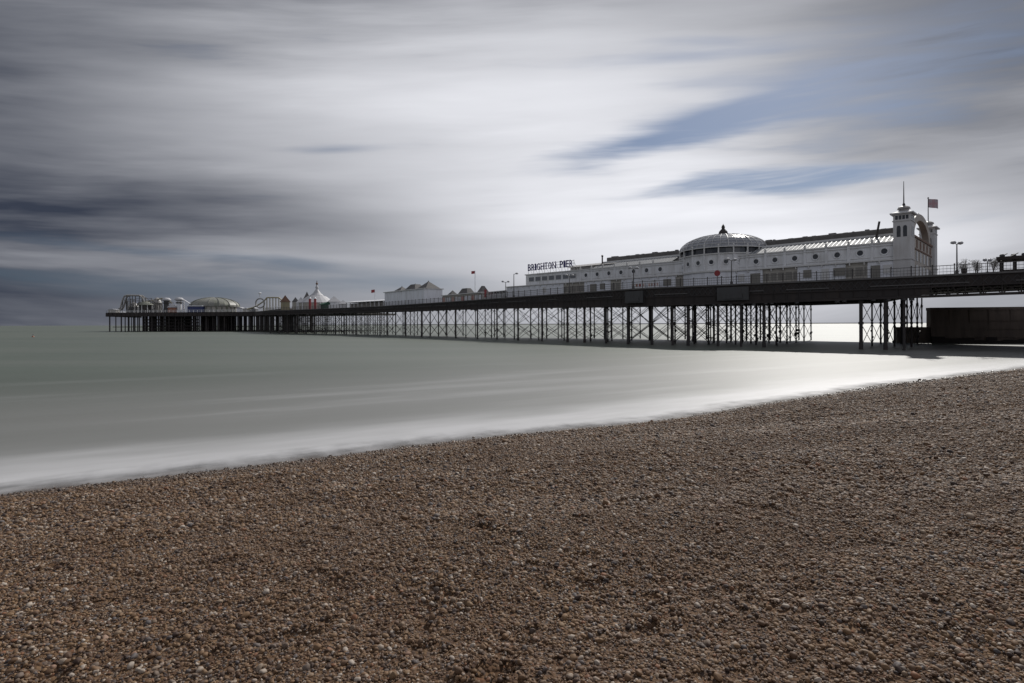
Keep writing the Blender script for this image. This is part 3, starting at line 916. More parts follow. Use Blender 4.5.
# trellis kiosk
t, L, a = shed(482.5, 506, 2.0, 6, 'trellis_shelter', 'pale trellis shelter between the brown pavilion and the white hall', 'shelter')
zt = z_at(494,292.0,edge_px(494,2.0)[0].y)-DECK
mb = MB(); mb.box((0,.6,0),(L,5,zt-.2)); mb.build('wall', M['white'], t)
mb = MB(); mb.box((-.2,-.2,zt),(L+.1,5.2,zt+.15)); mb.build('roof', M['trim'], t)
mb = MB(); x = 0
while x < L: mb.box((x,0,0),(x+.14,.14,zt-.003)); x += 1.1
mb.box((0,.02,zt-.7),(L,.1,zt-.6)); mb.build('trellis', M['white'], t)
p, n = edge_px(485.5,1.0)
rk = thing('red_panel', 'small upright red panel beside the trellis shelter', 'sign', (p.x,p.y,DECK), -.9)
mb = MB(); mb.box((-.35,-.05,.6),(.35,.05,2.3)); mb.build('board', M['red'], rk); mb = MB(); mb.tube((0,.1,0),(0,.1,2.2),.06,6); mb.build('post', M['iron'], rk)

# long grey canopy between the tents and the white pavilion
t, L, a = shed(346, 384, 3.0, 6, 'deck_canopy', 'long low grey canopy on thin posts seaward of the white pavilion', 'canopy')
mb = MB(); mb.profile_x([(-.3,2.0),(3,2.5),(6,2.0),(6,1.85),(-.3,1.85)], 0, L); mb.build('roof', M['white'], t)
for i in range(10):
    mb = MB(); x = .3+(L-.6)*i/9; mb.box((x-.1,-.1,0),(x+.1,.1,1.848)); mb.build('post', M['white'], t)
mb = MB(); mb.box((.2,1.5,0),(L-.2,5.5,1.6)); mb.build('wall', M['cream'], t)

# ---- funfair tents with the central cone
p, n = edge_px(317, 9)
ft = thing('carousel_pavilion', 'round white tent pavilion with a pointed cone top and finial', 'pavilion', (p.x,p.y,DECK), 0)
k = p.y/FPX
zb = z_at(316,303,p.y)-DECK; z1 = z_at(316,296.5,p.y)-DECK; z2 = z_at(316,289.5,p.y)-DECK; z3 = z_at(316,284,p.y)-DECK
mb = MB(); mb.lathe((0,0,0),[(17*k,0),(17*k,zb)],20); mb.build('wall', M['cream'], ft)
mb = MB(); mb.lathe((0,0,0),[(17.6*k,zb-.1),(18*k,zb),(9*k,z1),(7.5*k,z1+.2)],20); mb.build('skirt_roof', M['canvas'], ft)
mb = MB(); mb.lathe((0,0,0),[(6.6*k,z1),(6.8*k,z1+.3),(3.6*k,lerp(z1,z2,.5)),(1.2*k,z2),(1.2*k,z2+.5),(1.6*k,z2+.7),(0,z3)],16); mb.build('cone_roof', M['canvas'], ft)
mb = MB(); mb.tube((0,0,z3-1),(0,0,z3+1.2),.12,6); mb.sphere((0,0,z3+.1),.45,1,8,6); mb.build('finial', M['brown'], ft)
for i in range(12):
    mb = MB(); a_ = 2*math.pi*i/12; mb.tube((17.3*k*math.cos(a_),17.3*k*math.sin(a_),0),(17.3*k*math.cos(a_),17.3*k*math.sin(a_),zb),.2,6); mb.build('column', M['white'], ft)
def tent(px, w, base_py, top_py, off, label, mat='canvas', nm='peaked_tent', wallm='white'):
    p, n = edge_px(px, off); k = p.y/FPX
    t = thing(nm, label, 'tent' if mat == 'canvas' else 'kiosk', (p.x,p.y,DECK), .4)
    zb = z_at(px,base_py,p.y)-DECK; z1 = z_at(px,top_py,p.y)-DECK
    mb = MB(); mb.box((-w*k*.42,-w*k*.42,0),(w*k*.42,w*k*.42,zb)); mb.build('wall', M[wallm], t)
    mb = MB(); mb.pyramid(-w*k*.5,w*k*.5,-w*k*.5,w*k*.5,zb,lerp(zb,z1,.55),.42); mb.pyramid(-w*k*.21,w*k*.21,-w*k*.21,w*k*.21,lerp(zb,z1,.55)-.01,z1,.0); mb.build('roof', M[mat], t)
    return t
tent(334,13,302,296,5,'white peaked tent right of the cone topped pavilion')
tent(343,9,304,300,5,'small low white tent at the right end of the funfair tents')
tent(301,10,303,297,5,'small white peaked tent left of the cone topped pavilion')
tent(307,7,299,291.5,8,'narrow grey topped tent between the brown roof and the cone', 'lead')
tent(285.3,10,302,295,5,'square kiosk with a brown pyramid roof and yellow walls','brown','brown_roof_kiosk','yellow')
tent(295.5,7,302,297,6,'small grey roofed kiosk right of the brown roofed kiosk','lead','grey_roof_kiosk','cream')
for px, lab in ((310,'left of two red striped columns in front of the cone topped pavilion'),(315.2,'right of two red columns in front of the cone topped pavilion')):
    p, n = edge_px(px, 1.2); t = thing('red_column', lab, 'column', (p.x,p.y,DECK), 0, 'red columns in front of the funfair tents')
    zt = z_at(px,298,p.y)-DECK
    mb = MB(); mb.tube((0,0,.2),(0,0,zt-.3),.4,8); mb.build('shaft', M['red'], t)
    mb = MB(); mb.lathe((0,0,zt-.3),[(.55,0),(.55,.15),(0,.7)],8); mb.lathe((0,0,0),[(.55,0),(.55,.2),(0,.2)],8); mb.build('cap', M['white'], t)
p, n = edge_px(322.5,1.5); t = thing('green_stall', 'dark green canvas stall in front of the white tents', 'stall', (p.x,p.y,DECK), -.9)
mb = MB(); mb.box((-2,0,0),(2,2.4,1.5)); mb.build('counter', M['green'], t)
mb = MB(); mb.profile_x([(-.5,1.7),(1.2,2.5),(2.8,1.8),(2.8,1.6),(-.5,1.5)], -2.2, 2.2); mb.build('canopy', M['green'], t)

# ---- rides on the pier head and at its root
def head_thing(px, Y, name, label, cat, rz=0.0, z=None):
    return thing(name, label, cat, (ray(px)*Y, Y, HZ if z is None else z), rz)
def hz(px, py, Y): return z_at(px,py,Y)-HZ
# roller coaster frame
Y = 292; k = Y/FPX
rc = head_thing(131, Y, 'roller_coaster', 'roller coaster with a tall flat topped steel track frame at the pier end', 'ride')
def hp(px, py, dy=0): return Vector(((ray(px)-ray(131))*Y, dy, hz(px,py,Y)))
trk = [hp(118.5,310.5), hp(122,308), hp(124.2,300), hp(126,296.3), hp(128.5,295.4), hp(141,295.6), hp(144,298), hp(146,302), hp(149,305)]
for dy in (-1.1,1.1):
    mb = MB(); mb.path([v+Vector((0,dy,0)) for v in trk], .42, 6); mb.build('track', M['dome_frame'], rc)
mb = MB()
for v in trk: mb.tube(v+Vector((0,-1.1,0)), v+Vector((0,1.1,0)), .15, 5)
mb.build('track_tie', M['dome_frame'], rc)
for px, py in ((128.5,295.5),(134,295.5),(141,295.6),(146,302),(124.5,300)):
    mb = MB(); v = hp(px,py); mb.tube((v.x,1.6,0),(v.x,1.1,v.z),.2,5); mb.tube((v.x,-1.6,0),(v.x,-1.1,v.z),.2,5); mb.build('support', M['panel'], rc)
mb = MB(); trk2 = [hp(129,307,5), hp(133,303,5), hp(139,301.5,5), hp(147,300,5), hp(156,298,5), hp(162,299,5), hp(166,303,5)]
mb.path(trk2, .35, 6); mb.build('lower_track', M['yellow'], rc)
mb = MB()
for v in trk2: mb.tube((v.x,v.y,0), v, .2, 5)
mb.build('lower_support', M['white'], rc)
rf = random.Random(21)
mb = MB()
for i in range(26):
    px_ = 127+i*1.5; top = 300+rf.uniform(-2.5,4); v = hp(px_, top, rf.uniform(-4,6)); mb.tube((v.x,v.y,0), v, .13, 4)
    w_ = hp(px_+rf.uniform(2,7), top+rf.uniform(-1,4), v.y); mb.tube(v, w_, .12, 4); mb.tube((v.x,v.y,0), (w_.x,w_.y,w_.z), .09, 4)
mb.build('lattice_frame', M['lead'], rc)
# drum shaped waltzer ride, white bodies
def ride_roof(px, Y, w, base, top, label, mats=('white','canvas'), nm='covered_ride'):
    t = head_thing(px, Y, nm, label, 'ride'); k = Y/FPX
    zb = hz(px,base,Y); z1 = hz(px,top,Y)
    mb = MB(); mb.lathe((0,0,0),[(w*k*.42,0),(w*k*.42,zb)],14); mb.build('body', M[mats[0]], t)
    mb = MB(); mb.lathe((0,0,0),[(w*k*.5,zb-.2),(w*k*.52,zb+.1),(w*k*.3,lerp(zb,z1,.7)),(w*k*.1,z1-.1),(0,z1)],14); mb.build('roof', M[mats[1]], t)
    for i in range(8):
        a_ = 2*math.pi*i/8; mb = MB(); mb.tube((w*k*.47*math.cos(a_),w*k*.47*math.sin(a_),0),(w*k*.47*math.cos(a_),w*k*.47*math.sin(a_),zb-.2),.2,5); mb.build('post', M['trim'], t)
    return t
ride_roof(133.5,300,9,307,302,'low grey domed ride inside the roller coaster frame',('panel','dome_frame'))
ride_roof(146,290,13,305,301.5,'wide dark covered ride with a pale flat roof right of the roller coaster frame',('iron','domegrey'))
ride_roof(157,298,9,303,297.5,'round ride with cream top between the coaster and the mushroom towers',('cream','dome_frame'))
def mushroom(px, Y, cap, label, body):
    t = head_thing(px, Y, 'mushroom_tower', label, 'ride'); k = Y/FPX; z1 = hz(px,cap,Y)
    mb = MB(); mb.lathe((0,0,0),[(2.4*k,0),(2.2*k,z1-2.2),(2.8*k,z1-1.8)],12); mb.build('stem', M[body], t)
    mb = MB(); mb.lathe((0,0,0),[(2.6*k,z1-1.9),(4.2*k,z1-1.4),(4.0*k,z1-.9),(2.6*k,z1-.25),(0,z1)],14); mb.build('cap', M['canvas'], t)
    mb = MB(); mb.lathe((0,0,0),[(2.5*k,z1-3.2),(3.0*k,z1-3.2),(3.0*k,z1-2.6),(2.5*k,z1-2.6)],12); mb.build('band', M['iron'], t)
mushroom(166.5,292,297.6,'round capped tower ride, the left one with a grey stem','panel')
mushroom(179.3,290,297.3,'round capped tower ride, the right one with a white stem','white')
t = head_thing(172.8, 289, 'small_stall', 'small orange fronted stall between the two round capped towers', 'stall')
mb = MB(); mb.box((-2,-1,0),(2,2,2.8)); mb.build('body', M['orange'], t); mb = MB(); mb.pyramid(-2.4,2.4,-1.4,2.4,2.8,4.2,.3); mb.build('roof', M['canvas'], t)
# blue fronted slide base and arched hall
t = head_thing(195, 286.5, 'blue_stall', 'long low blue fronted stall left of the domed hall', 'stall'); k = 286.5/FPX
mb = MB(); mb.box((-7.5*k,0,0),(7.5*k,4,hz(195,306.3,286.5))); mb.build('front', M['blue'], t)
mb = MB(); mb.box((-7.8*k,-.3,hz(195,306.3,286.5)+.003),(7.8*k,4.3,hz(195,305.5,286.5))); mb.build('roof', M['white'], t)
Y = 300; k = Y/FPX
t = head_thing(215, Y, 'domed_hall', 'broad grey shallow domed hall on the pier end', 'building')
zb = hz(215,306.5,Y); zt = hz(215,297.6,Y)
mb = MB(); mb.lathe((0,0,0),[(21*k,0),(21*k,zb)],28); mb.build('wall', M['cream'], t)
for i in range(14):
    a_ = math.pi+math.pi*(i+.5)/14; mb = MB(); c = Vector((21.05*k*math.cos(a_),21.05*k*math.sin(a_),0)); mb.tube(c+Vector((0,0,.1)), c+Vector((0,0,zb-.3)), .45, 6); mb.build('pillar', M['domegrey'], t)
mb = MB(); mb.lathe((0,0,0),[(22.3*k,zb-.2)]+[(22.3*k*math.cos(q*math.pi/20), zb+(zt-zb)*math.sin(q*math.pi/20)) for q in range(10)]+[(0,zt)],28); o = mb.build('dome', M['domegrey'], t)
for i in range(14):
    a_ = 2*math.pi*i/14; mb = MB(); mb.path([Vector((22.4*k*math.cos(q*math.pi/20)*math.cos(a_),22.4*k*math.cos(q*math.pi/20)*math.sin(a_), zb+(zt-zb)*math.sin(q*math.pi/20)+.05)) for q in range(0,10)], .22, 4); mb.build('dome_rib', M['domegrey'], o)
# slope from the blue stall up to the dome: slide
t = head_thing(184, 294, 'helter_slide', 'thin pale slide sloping down right of the round capped towers', 'ride'); k = 294/FPX
mb = MB(); mb.tube((0,0,hz(184,300,294)),(8*k,0,hz(192,305,294)),.35,5); mb.tube((0,0,0),(0,0,hz(184,300,294)),.3,5); mb.build('chute', M['white'], t)
# low booths right of the dome
for px, w, h, mt, lab in ((239.5,6,308.2,'white','low white booth just right of the domed hall'),(246,7,309,'cream','low cream booth between the dome and the coaster loop'),(253,5,308.5,'panel','low grey booth at the foot of the coaster loop'),(112,8,309.8,'cream','low cream booth at the seaward corner of the pier')):
    Y = 286; t = head_thing(px, Y, 'low_booth', lab, 'booth'); k = Y/FPX; z1 = hz(px,h,Y)
    mb = MB(); mb.box((-w*k/2,0,0),(w*k/2,3,z1)); mb.build('wall', M[mt], t); mb = MB(); mb.profile_y([(-w*k*.55,z1+.003),(w*k*.55,z1+.003),(0,z1+.6)], -.3, 3.3); mb.build('roof', M['canvas'], t)
# loop coaster near x 260-280
Y = 240; k = Y/FPX
t = thing('loop_coaster', 'small coaster with a round white loop and yellow posts left of the funfair tents', 'ride', (ray(260)*Y, Y, DECK))
zl = z_at(260,303.2,Y)-DECK
mb = MB(); pts = [Vector((4.6*k*math.cos(a_), a_*.12, zl+4.6*k*math.sin(a_))) for a_ in np.linspace(-1.57,4.71,29)]; mb.path(pts, .3, 5); mb.build('loop', M['dome_frame'], t)
mb = MB(); pts = [Vector(((px-260)*k, 1, z_at(px,py,Y)-DECK)) for px, py in ((246,309),(252,307.5),(257,305),(263,301),(266,297.5),(272,297.4),(278,297.6),(281,300))]; mb.path(pts, .3, 5); mb.build('track', M['yellow'], t)
for px, py in ((263,301),(266,297.5),(269,297.5),(272,297.4),(275,297.5),(278,297.6)):
    mb = MB(); v = Vector(((px-260)*k, 1, z_at(px,py,Y)-DECK)); mb.tube((v.x,1,0), v, .22, 5); mb.build('support', M['yellow'], t)
mb = MB(); mb.tube((0,0,zl+4.6*k),(0,0,z_at(260,293.5,Y)-DECK),.15,5); mb.sphere((0,0,z_at(260,293.3,Y)-DECK),.7,.6,8,5); mb.build('loop_mast', M['white'], t)

# ------------------------------------------------------------------ harbour-like wall right, buoy
WZ = 112*FPX/700
g = thing('groyne_wall', 'massive dark wet concrete wall standing in the water beyond the pier at right', 'wall', (ray(931.5)*WZ, WZ, 0), -.30)
zt = z_at(926,307.6,WZ)
mb = MB(); mb.profile_x([(0,-3),(.35,zt-.5),(.35,zt-.45),(1.9,zt-.45),(2.1,-3)], 0, 110)
mb.build('wall_face', M['concrete'], g)
mb = MB(); mb.box((-.05,.25,zt-.449),(110.2,1.98,zt)); mb.build('coping', M['concrete'], g)
rj = random.Random(4)
mb = MB()
for zc_ in (.9,2.2,3.5): mb.box((.1,lerp(0,.3,(zc_+3)/(zt+2.5))-.035,zc_),(109,.3,zc_+.05))
x = 2.5
while x < 108: mb.box((x,.24,-1),(x+.03,.36,zt-.46)); x += rj.uniform(2.4,3.4)
mb.build('joint', M['concrete'], g)['kind'] = 'stuff'
mb = MB(); x = 0
while x < 60: 
    w_ = rj.uniform(.8,2.6); mb.box((x,-.02,-.5),(x+w_,.25,rj.uniform(.35,1.1))); x += w_+.003
mb.build('weed', M['timber'], g)['kind'] = 'stuff'
mb = MB(); xw = (926-897)/FPX*WZ*1.0; z2 = z_at(905,327,WZ+3); mb.profile_x([(.4,-3),(.6,z2),(1.6,z2),(1.7,-3)], -xw*.98, -.003); mb.build('lower_wall', M['concrete'], g)
mb = MB(); xw = 6.5; mb.lathe((13.2,1.0,zt),[(.35,0),(.4,.25),(.25,.6),(0,.75)],8); mb.build('bollard', M['iron'], g)
by = 195*FPX/700
bs = .65
t = thing('marker_buoy', 'small orange buoy floating far out on the left', 'buoy', (ray(33)*by, by, 0))
mb = MB(); mb.lathe((0,0,-.3),[(0,0),(.4,.1),(.5,.4),(.38,.7),(.1,.9),(0,.9)],12); mb.build('float', M['orange'], t, True)
mb = MB(); mb.tube((0,0,.5),(0,0,1.1),.05,6); mb.sphere((0,0,1.15),.12,1,6,4); mb.build('top_mark', M['iron'], t); t.scale = (bs,bs,bs)

# ------------------------------------------------------------------ shore: beach sheet, sea
K1, K0 = .611, 16.5
KN = math.sqrt(1+K1*K1)
rng = np.random.default_rng(11)
def vnoise(x, y, cell, seed):
    g = np.random.default_rng(seed).random((256,256))
    fx = x/cell; fy = y/cell
    ix = np.floor(fx).astype(int); iy = np.floor(fy).astype(int)
    tx = fx-ix; ty = fy-iy
    tx = tx*tx*(3-2*tx); ty = ty*ty*(3-2*ty)
    a = g[ix%256,iy%256]; b = g[(ix+1)%256,iy%256]; c = g[ix%256,(iy+1)%256]; d = g[(ix+1)%256,(iy+1)%256]
    return (a*(1-tx)+b*tx)*(1-ty)+(c*(1-tx)+d*tx)*ty-.5
def sdist(x, y):
    """distance out to sea from the water's edge (negative up the beach)"""
    s = (y-K0-K1*x)/KN
    t = (x*1.0+y*K1)/KN
    return s + 1.12*np.exp(-((t-14.5)/9.5)**2) + .12*np.sin(t*.55+.4) + .3*np.exp(-((t+4)/7)**2)
# footprints and hollows
hol = []
hr_ = np.random.default_rng(5)
for i in range(520):
    Yh = 2.2+hr_.random()**1.4*16; Xh = hr_.uniform(-1.05,1.15)*Yh
    hol.append((Xh, Yh, hr_.uniform(.035,.10), hr_.uniform(.010,.038), hr_.uniform(1,2.6), hr_.uniform(0,3.14)))
hol.append((-.125, 3.10, .07, .13, 1.6, 0.05))
for q in ((-1.5,3.6),(.9,3.5),(2.2,4.4),(-2.6,4.9),(-.9,5.8),(1.4,6.4),(3.4,5.6),(4.8,7.0)): hol.append((q[0],q[1],.09,.035,2.2,.2))
def beach_z(x, y):
    s = sdist(x, y)
    u = -s
    z = np.where(u > 0, 1.62*(1-np.exp(-np.clip(u,0,None)/9.0))*1.10, -.10*np.clip(s,0,None))
    z = np.maximum(z, -6)
    up = np.clip((u-.1)/2.0, 0, 1)
    z = z + up*(vnoise(x,y,1.9,1)*.07 + vnoise(x,y*1.5,.7,2)*.030 + vnoise(x,y*1.6,.28,3)*.020 + vnoise(x,y*1.4,.11,4)*.014)
    # low ridges parallel to the water
    z = z + up*.03*np.sin(u*2.3+vnoise(x,y,3.0,6)*4)
    for hx, hy, hr, hd, el, an in hol:
        m = (np.abs(x-hx) < hr*5) & (np.abs(y-hy) < hr*5)
        if not m.any(): continue
        dx = x[m]-hx; dy = y[m]-hy
        a = dx*math.cos(an)+dy*math.sin(an); b = -dx*math.sin(an)+dy*math.cos(an)
        q = (a/(hr*el))**2+(b/hr)**2
        z[m] += -hd*np.exp(-q) + hd*.45*np.exp(-((np.sqrt(q)-1.6)/.45)**2)
    return z
def graded(a, b, fine, lo, hi, grow):
    v = list(np.arange(a, b, fine)); st = fine; x = v[-1]
    while x < hi: st = min(st*grow, 6); x += st; v.append(x)
    st = fine; x = v[0]; w = []
    while x > lo: st = min(st*grow, 6); x -= st; w.append(x)
    return np.array(w[::-1]+v)
gx = graded(-8, 11, .07, -70, 170, 1.035); gy = graded(1.6, 11, .07, -40, 130, 1.03)
X, Yg = np.meshgrid(gx, gy, indexing='ij')
Zg = beach_z(X, Yg)
nx, ny = X.shape
co = np.stack([X, Yg, Zg], -1).reshape(-1,3)
idx = np.arange(nx*ny).reshape(nx,ny)
fc = np.stack([idx[:-1,:-1], idx[1:,:-1], idx[1:,1:], idx[:-1,1:]], -1).reshape(-1,4)
me = bpy.data.meshes.new('shingle_beach')
me.vertices.add(len(co)); me.vertices.foreach_set('co', co.astype(np.float32).ravel())
me.loops.add(fc.size); me.loops.foreach_set('vertex_index', fc.astype(np.int32).ravel())
me.polygons.add(len(fc)); me.polygons.foreach_set('loop_start', np.arange(0,fc.size,4,dtype=np.int32))
me.update(); me.validate()
me.polygons.foreach_set('use_smooth', np.ones(len(fc),bool))
beach = bpy.data.objects.new('shingle_beach', me); COL.objects.link(beach); tag(beach, kind='structure')
print('beach verts', len(co))

PEB = [(0,(.020,.016,.018)),(.14,(.068,.036,.022)),(.32,(.122,.070,.037)),(.52,(.180,.105,.053)),(.66,(.205,.130,.070)),(.76,(.080,.078,.086)),(.86,(.22,.155,.100)),(.955,(.42,.37,.32)),(.985,(.20,.09,.045))]
m, b = new_mat('shingle')
p = position(); x, y, z = sep(p)
def voro(vec, scale, feature='F1', out='Color', rnd_=1.0):
    n = E.nt.nodes.new('ShaderNodeTexVoronoi'); n.feature = feature; n.voronoi_dimensions = '3D'
    n.inputs['Scale'].default_value = scale; n.inputs['Randomness'].default_value = rnd_
    E.nt.links.new(vec.k, n.inputs['Vector']); return E(n.outputs[out])
c1, _, _ = sep(voro(p, 42)); c2, _, _ = sep(voro(p, 17)); c3, _, _ = sep(voro(p, 7))
far = sstep(y, 8, 20)
pick = clamp01(c1*.62 + c2*.22 + c3*.16)
col = ramp(pick, [(max(0,a*.7+.13),c) for a, c in PEB])
damp = sstep((y - K0 - x*K1)*(1/KN) + noise(p, .6, 2)*1.0, -1.9, .1)
patch = noise(p, .5, 4, .55)
col = mixc(sstep(patch, .38, .66, 0, .35), col, (.12,.070,.042))
col = mixc(.45, col, (.060,.034,.021))
col = mixc(damp*.55, col, (.040,.032,.028))
put(b.inputs['Base Color'], col)
put(b.inputs['Roughness'], sstep(damp,0,1,.9,.6)); b.inputs['Specular IOR Level'].default_value = .2
h = (1-voro(p, 42, 'F1', 'Distance')*1.6)*.011 + (1-voro(p, 17, 'F1', 'Distance')*1.2)*.02 + noise(p, 6, 4, .6)*.04
bn_ = E.nt.nodes.new('ShaderNodeBump'); bn_.inputs['Strength'].default_value = .9; bn_.inputs['Distance'].default_value = 1.0
E.nt.links.new(h.k, bn_.inputs['Height']); put(b.inputs['Normal'], E(bn_.outputs[0]))
beach.data.materials.append(m)

# loose pebbles lying on the sheet (nobody could count them)
def scatter(n, y0, y1, power=1.0):
    Yp = y0+(y1-y0)*rng.random(n)**power
    Xp = rng.uniform(-1.12,1.25,n)*(Yp+1.2)
    return Xp, Yp
def pebbles(n, y0, y1, mean, sig, seed):
    t = rng.random(n)
    Yp = np.sqrt(y0**2+(y1**2-y0**2)*t)           # even cover of the wedge
    Xp = rng.uniform(-1.1,1.25,n)*(Yp+.8)
    s = sdist(Xp, Yp); k = s < -.05 + rng.normal(0,.22,n)
    Xp, Yp = Xp[k], Yp[k]
    sz = np.clip(rng.lognormal(math.log(mean), sig, len(Xp)), mean*.4, mean*3.6)
    return Xp, Yp, sz
sets = [pebbles(270000, 1.7, 7.0, .0070, .48, 1), pebbles(330000, 6.0, 14, .0108, .48, 2), pebbles(300000, 12, 25, .0175, .4, 3), pebbles(240000, 23, 46, .030, .35, 5), pebbles(1400,1.8,14,.018,.3,4)]
Xp = np.concatenate([a[0] for a in sets]); Yp = np.concatenate([a[1] for a in sets]); Sz = np.concatenate([a[2] for a in sets])
Zp = np.empty_like(Xp)
for i0 in range(0, len(Xp), 60000): Zp[i0:i0+60000] = beach_z(Xp[i0:i0+60000], Yp[i0:i0+60000])
npb = len(Xp)
flat = rng.uniform(.45,.85,npb); ell = rng.uniform(.65,1.0,npb)
Zp = Zp + Sz*flat*rng.uniform(-.1,.75,npb)
me = bpy.data.meshes.new('pebbles'); me.vertices.add(npb)
me.vertices.foreach_set('co', np.stack([Xp,Yp,Zp],-1).astype(np.float32).ravel())
at = me.attributes.new('rot','FLOAT_VECTOR','POINT'); at.data.foreach_set('vector', np.stack([rng.normal(0,.38,npb),rng.normal(0,.38,npb),rng.uniform(0,6.28,npb)],-1).astype(np.float32).ravel())
at = me.attributes.new('scl','FLOAT_VECTOR','POINT'); at.data.foreach_set('vector', np.stack([Sz,Sz*ell,Sz*flat],-1).astype(np.float32).ravel())
me.update()
peb = bpy.data.objects.new('pebbles', me); COL.objects.link(peb); tag(peb, 'small brown, grey and white pebbles covering the beach', 'pebbles', kind='stuff')
m, b = new_mat('pebble')
oi = E.nt.nodes.new('ShaderNodeObjectInfo'); r_ = E(oi.outputs['Random'])
p = position(); x, y, z = sep(p)
col = ramp(r_, PEB, 'LINEAR')
nn = noise(p, 160, 3, .6)
col = mixc(sstep(nn,.4,.7,0,.15), col, (.24,.18,.14))
patch = noise(p, .5, 4, .55)
col = mixc(sstep(patch, .40, .66, 0, .30), col, (.12,.072,.044))
damp = sstep((y - K0 - x*K1)*(1/KN) + noise(p, .6, 2)*1.0, -1.9, .1)
col = mixc(damp*.55, col, (.040,.032,.028))
put(b.inputs['Base Color'], col); put(b.inputs['Roughness'], sstep(damp,0,1,.68,.35)); b.inputs['Specular IOR Level'].default_value = .28
M['pebble'] = m
ng = bpy.data.node_groups.new('pebble_scatter', 'GeometryNodeTree')
ng.interface.new_socket('Geometry', in_out='INPUT', socket_type='NodeSocketGeometry')
ng.interface.new_socket('Geometry', in_out='OUTPUT', socket_type='NodeSocketGeometry')
N_ = ng.nodes; Lk = ng.links
gi = N_.new('NodeGroupInput'); go = N_.new('NodeGroupOutput')
g2i = N_.new('GeometryNodeGeometryToInstance')
for v in range(5):
    ico = N_.new('GeometryNodeMeshIcoSphere'); ico.inputs['Subdivisions'].default_value = 2
    sp = N_.new('GeometryNodeSetPosition'); tx = N_.new('ShaderNodeTexNoise'); tx.noise_dimensions = '4D'
    tx.inputs['W'].default_value = v*3.7; tx.inputs['Scale'].default_value = .8
    sub = N_.new('ShaderNodeVectorMath'); sub.operation = 'SUBTRACT'; sub.inputs[1].default_value = (.5,.5,.5)
    mul = N_.new('ShaderNodeVectorMath'); mul.operation = 'SCALE'; mul.inputs['Scale'].default_value = 1.5
    Lk.new(tx.outputs['Color'], sub.inputs[0]); Lk.new(sub.outputs[0], mul.inputs[0]); Lk.new(mul.outputs[0], sp.inputs['Offset'])
    ssm = N_.new('GeometryNodeSetShadeSmooth'); smt = N_.new('GeometryNodeSetMaterial'); smt.inputs['Material'].default_value = m
    Lk.new(ico.outputs['Mesh'], sp.inputs['Geometry']); Lk.new(sp.outputs[0], ssm.inputs[0]); Lk.new(ssm.outputs[0], smt.inputs[0]); Lk.new(smt.outputs[0], g2i.inputs[0])
iop = N_.new('GeometryNodeInstanceOnPoints'); iop.inputs['Pick Instance'].default_value = True
ar = N_.new('GeometryNodeInputNamedAttribute'); ar.data_type = 'FLOAT_VECTOR'; ar.inputs['Name'].default_value = 'rot'
asx = N_.new('GeometryNodeInputNamedAttribute'); asx.data_type = 'FLOAT_VECTOR'; asx.inputs['Name'].default_value = 'scl'
e2r = N_.new('FunctionNodeEulerToRotation')
Lk.new(ar.outputs['Attribute'], e2r.inputs[0]); Lk.new(e2r.outputs[0], iop.inputs['Rotation']); Lk.new(asx.outputs['Attribute'], iop.inputs['Scale'])
Lk.new(gi.outputs[0], iop.inputs['Points']); Lk.new(g2i.outputs[0], iop.inputs['Instance']); Lk.new(iop.outputs[0], go.inputs[0])
md = peb.modifiers.new('scatter', 'NODES'); md.node_group = ng
print('pebbles', npb)

# the sea
me = bpy.data.meshes.new('sea'); Q = 40000
bmx = bmesh.new()
vs = [bmx.verts.new(c) for c in ((-Q,-60,0),(Q,-60,0),(Q,Q,0),(-Q,Q,0))]; bmx.faces.new(vs); bmx.to_mesh(me); bmx.free()
sea = bpy.data.objects.new('sea', me); COL.objects.link(sea); tag(sea, kind='structure')
m, b = new_mat('sea_water'); 
p = position(); x, y, z = sep(p)
t = (x + y*K1)*(1/KN)
s0 = (y - K0 - x*K1)*(1/KN)
wob = E.op('EXPONENT', E.op('POWER', (t-14.5)*(1/9.5), 2.0)*-1.0)*1.12 + E.op('SINE', t*.55+.4)*.12 + E.op('EXPONENT', E.op('POWER', (t+4)*(1/7), 2.0)*-1.0)*.3
s = s0 + wob
edge = noise(combine(t*1.3, s0*.8, 6.0), 1.0, 3, .6)
drift = noise(combine(t*.10, s0*.35, 0.0), 1.0, 4, .55)           # long drifting swash shapes
fine = noise(combine(t*.5, s0*1.6, 2.0), 1.0, 3, .55)
sw = s + (drift-.5)*3.2
f1 = sstep(sw, 5.5, .2)                                            # milky foam near the edge
f2 = sstep(sw, 30, 3)*.22
bands = noise(combine(t*.035, s0*.22, 9.0), 1.0, 4, .6)
foam = clamp01(f1*(.60+fine*.45) + f2*(.4+bands*1.2) + sstep(bands,.50,.72)*sstep(s,45,8)*.16)
deep = noise(combine(x*.006, y*.016, 0.0), 1.0, 3, .5)
water = mixc(sstep(deep,.35,.65), (.078,.096,.078), (.105,.120,.098))
sandy = sstep(s, 40, 4)
water = mixc(sstep(noise(combine(x*.012, y*.09, 4.0), 1.0, 4, .6), .40,.68,0,.5), water, (.125,.135,.118))
water = mixc(sandy*.6, water, (.092,.088,.078))
put(b.inputs['Base Color'], mixc(foam, water, (.45,.45,.46)))
put(b.inputs['Roughness'], foam*.06+.48)
put(b.inputs['IOR'], 1.38)
put(b.inputs['Alpha'], sstep(s + (fine-.5)*1.3 + (edge-.5)*1.1, -.55, 1.5))
sea.data.materials.append(m)

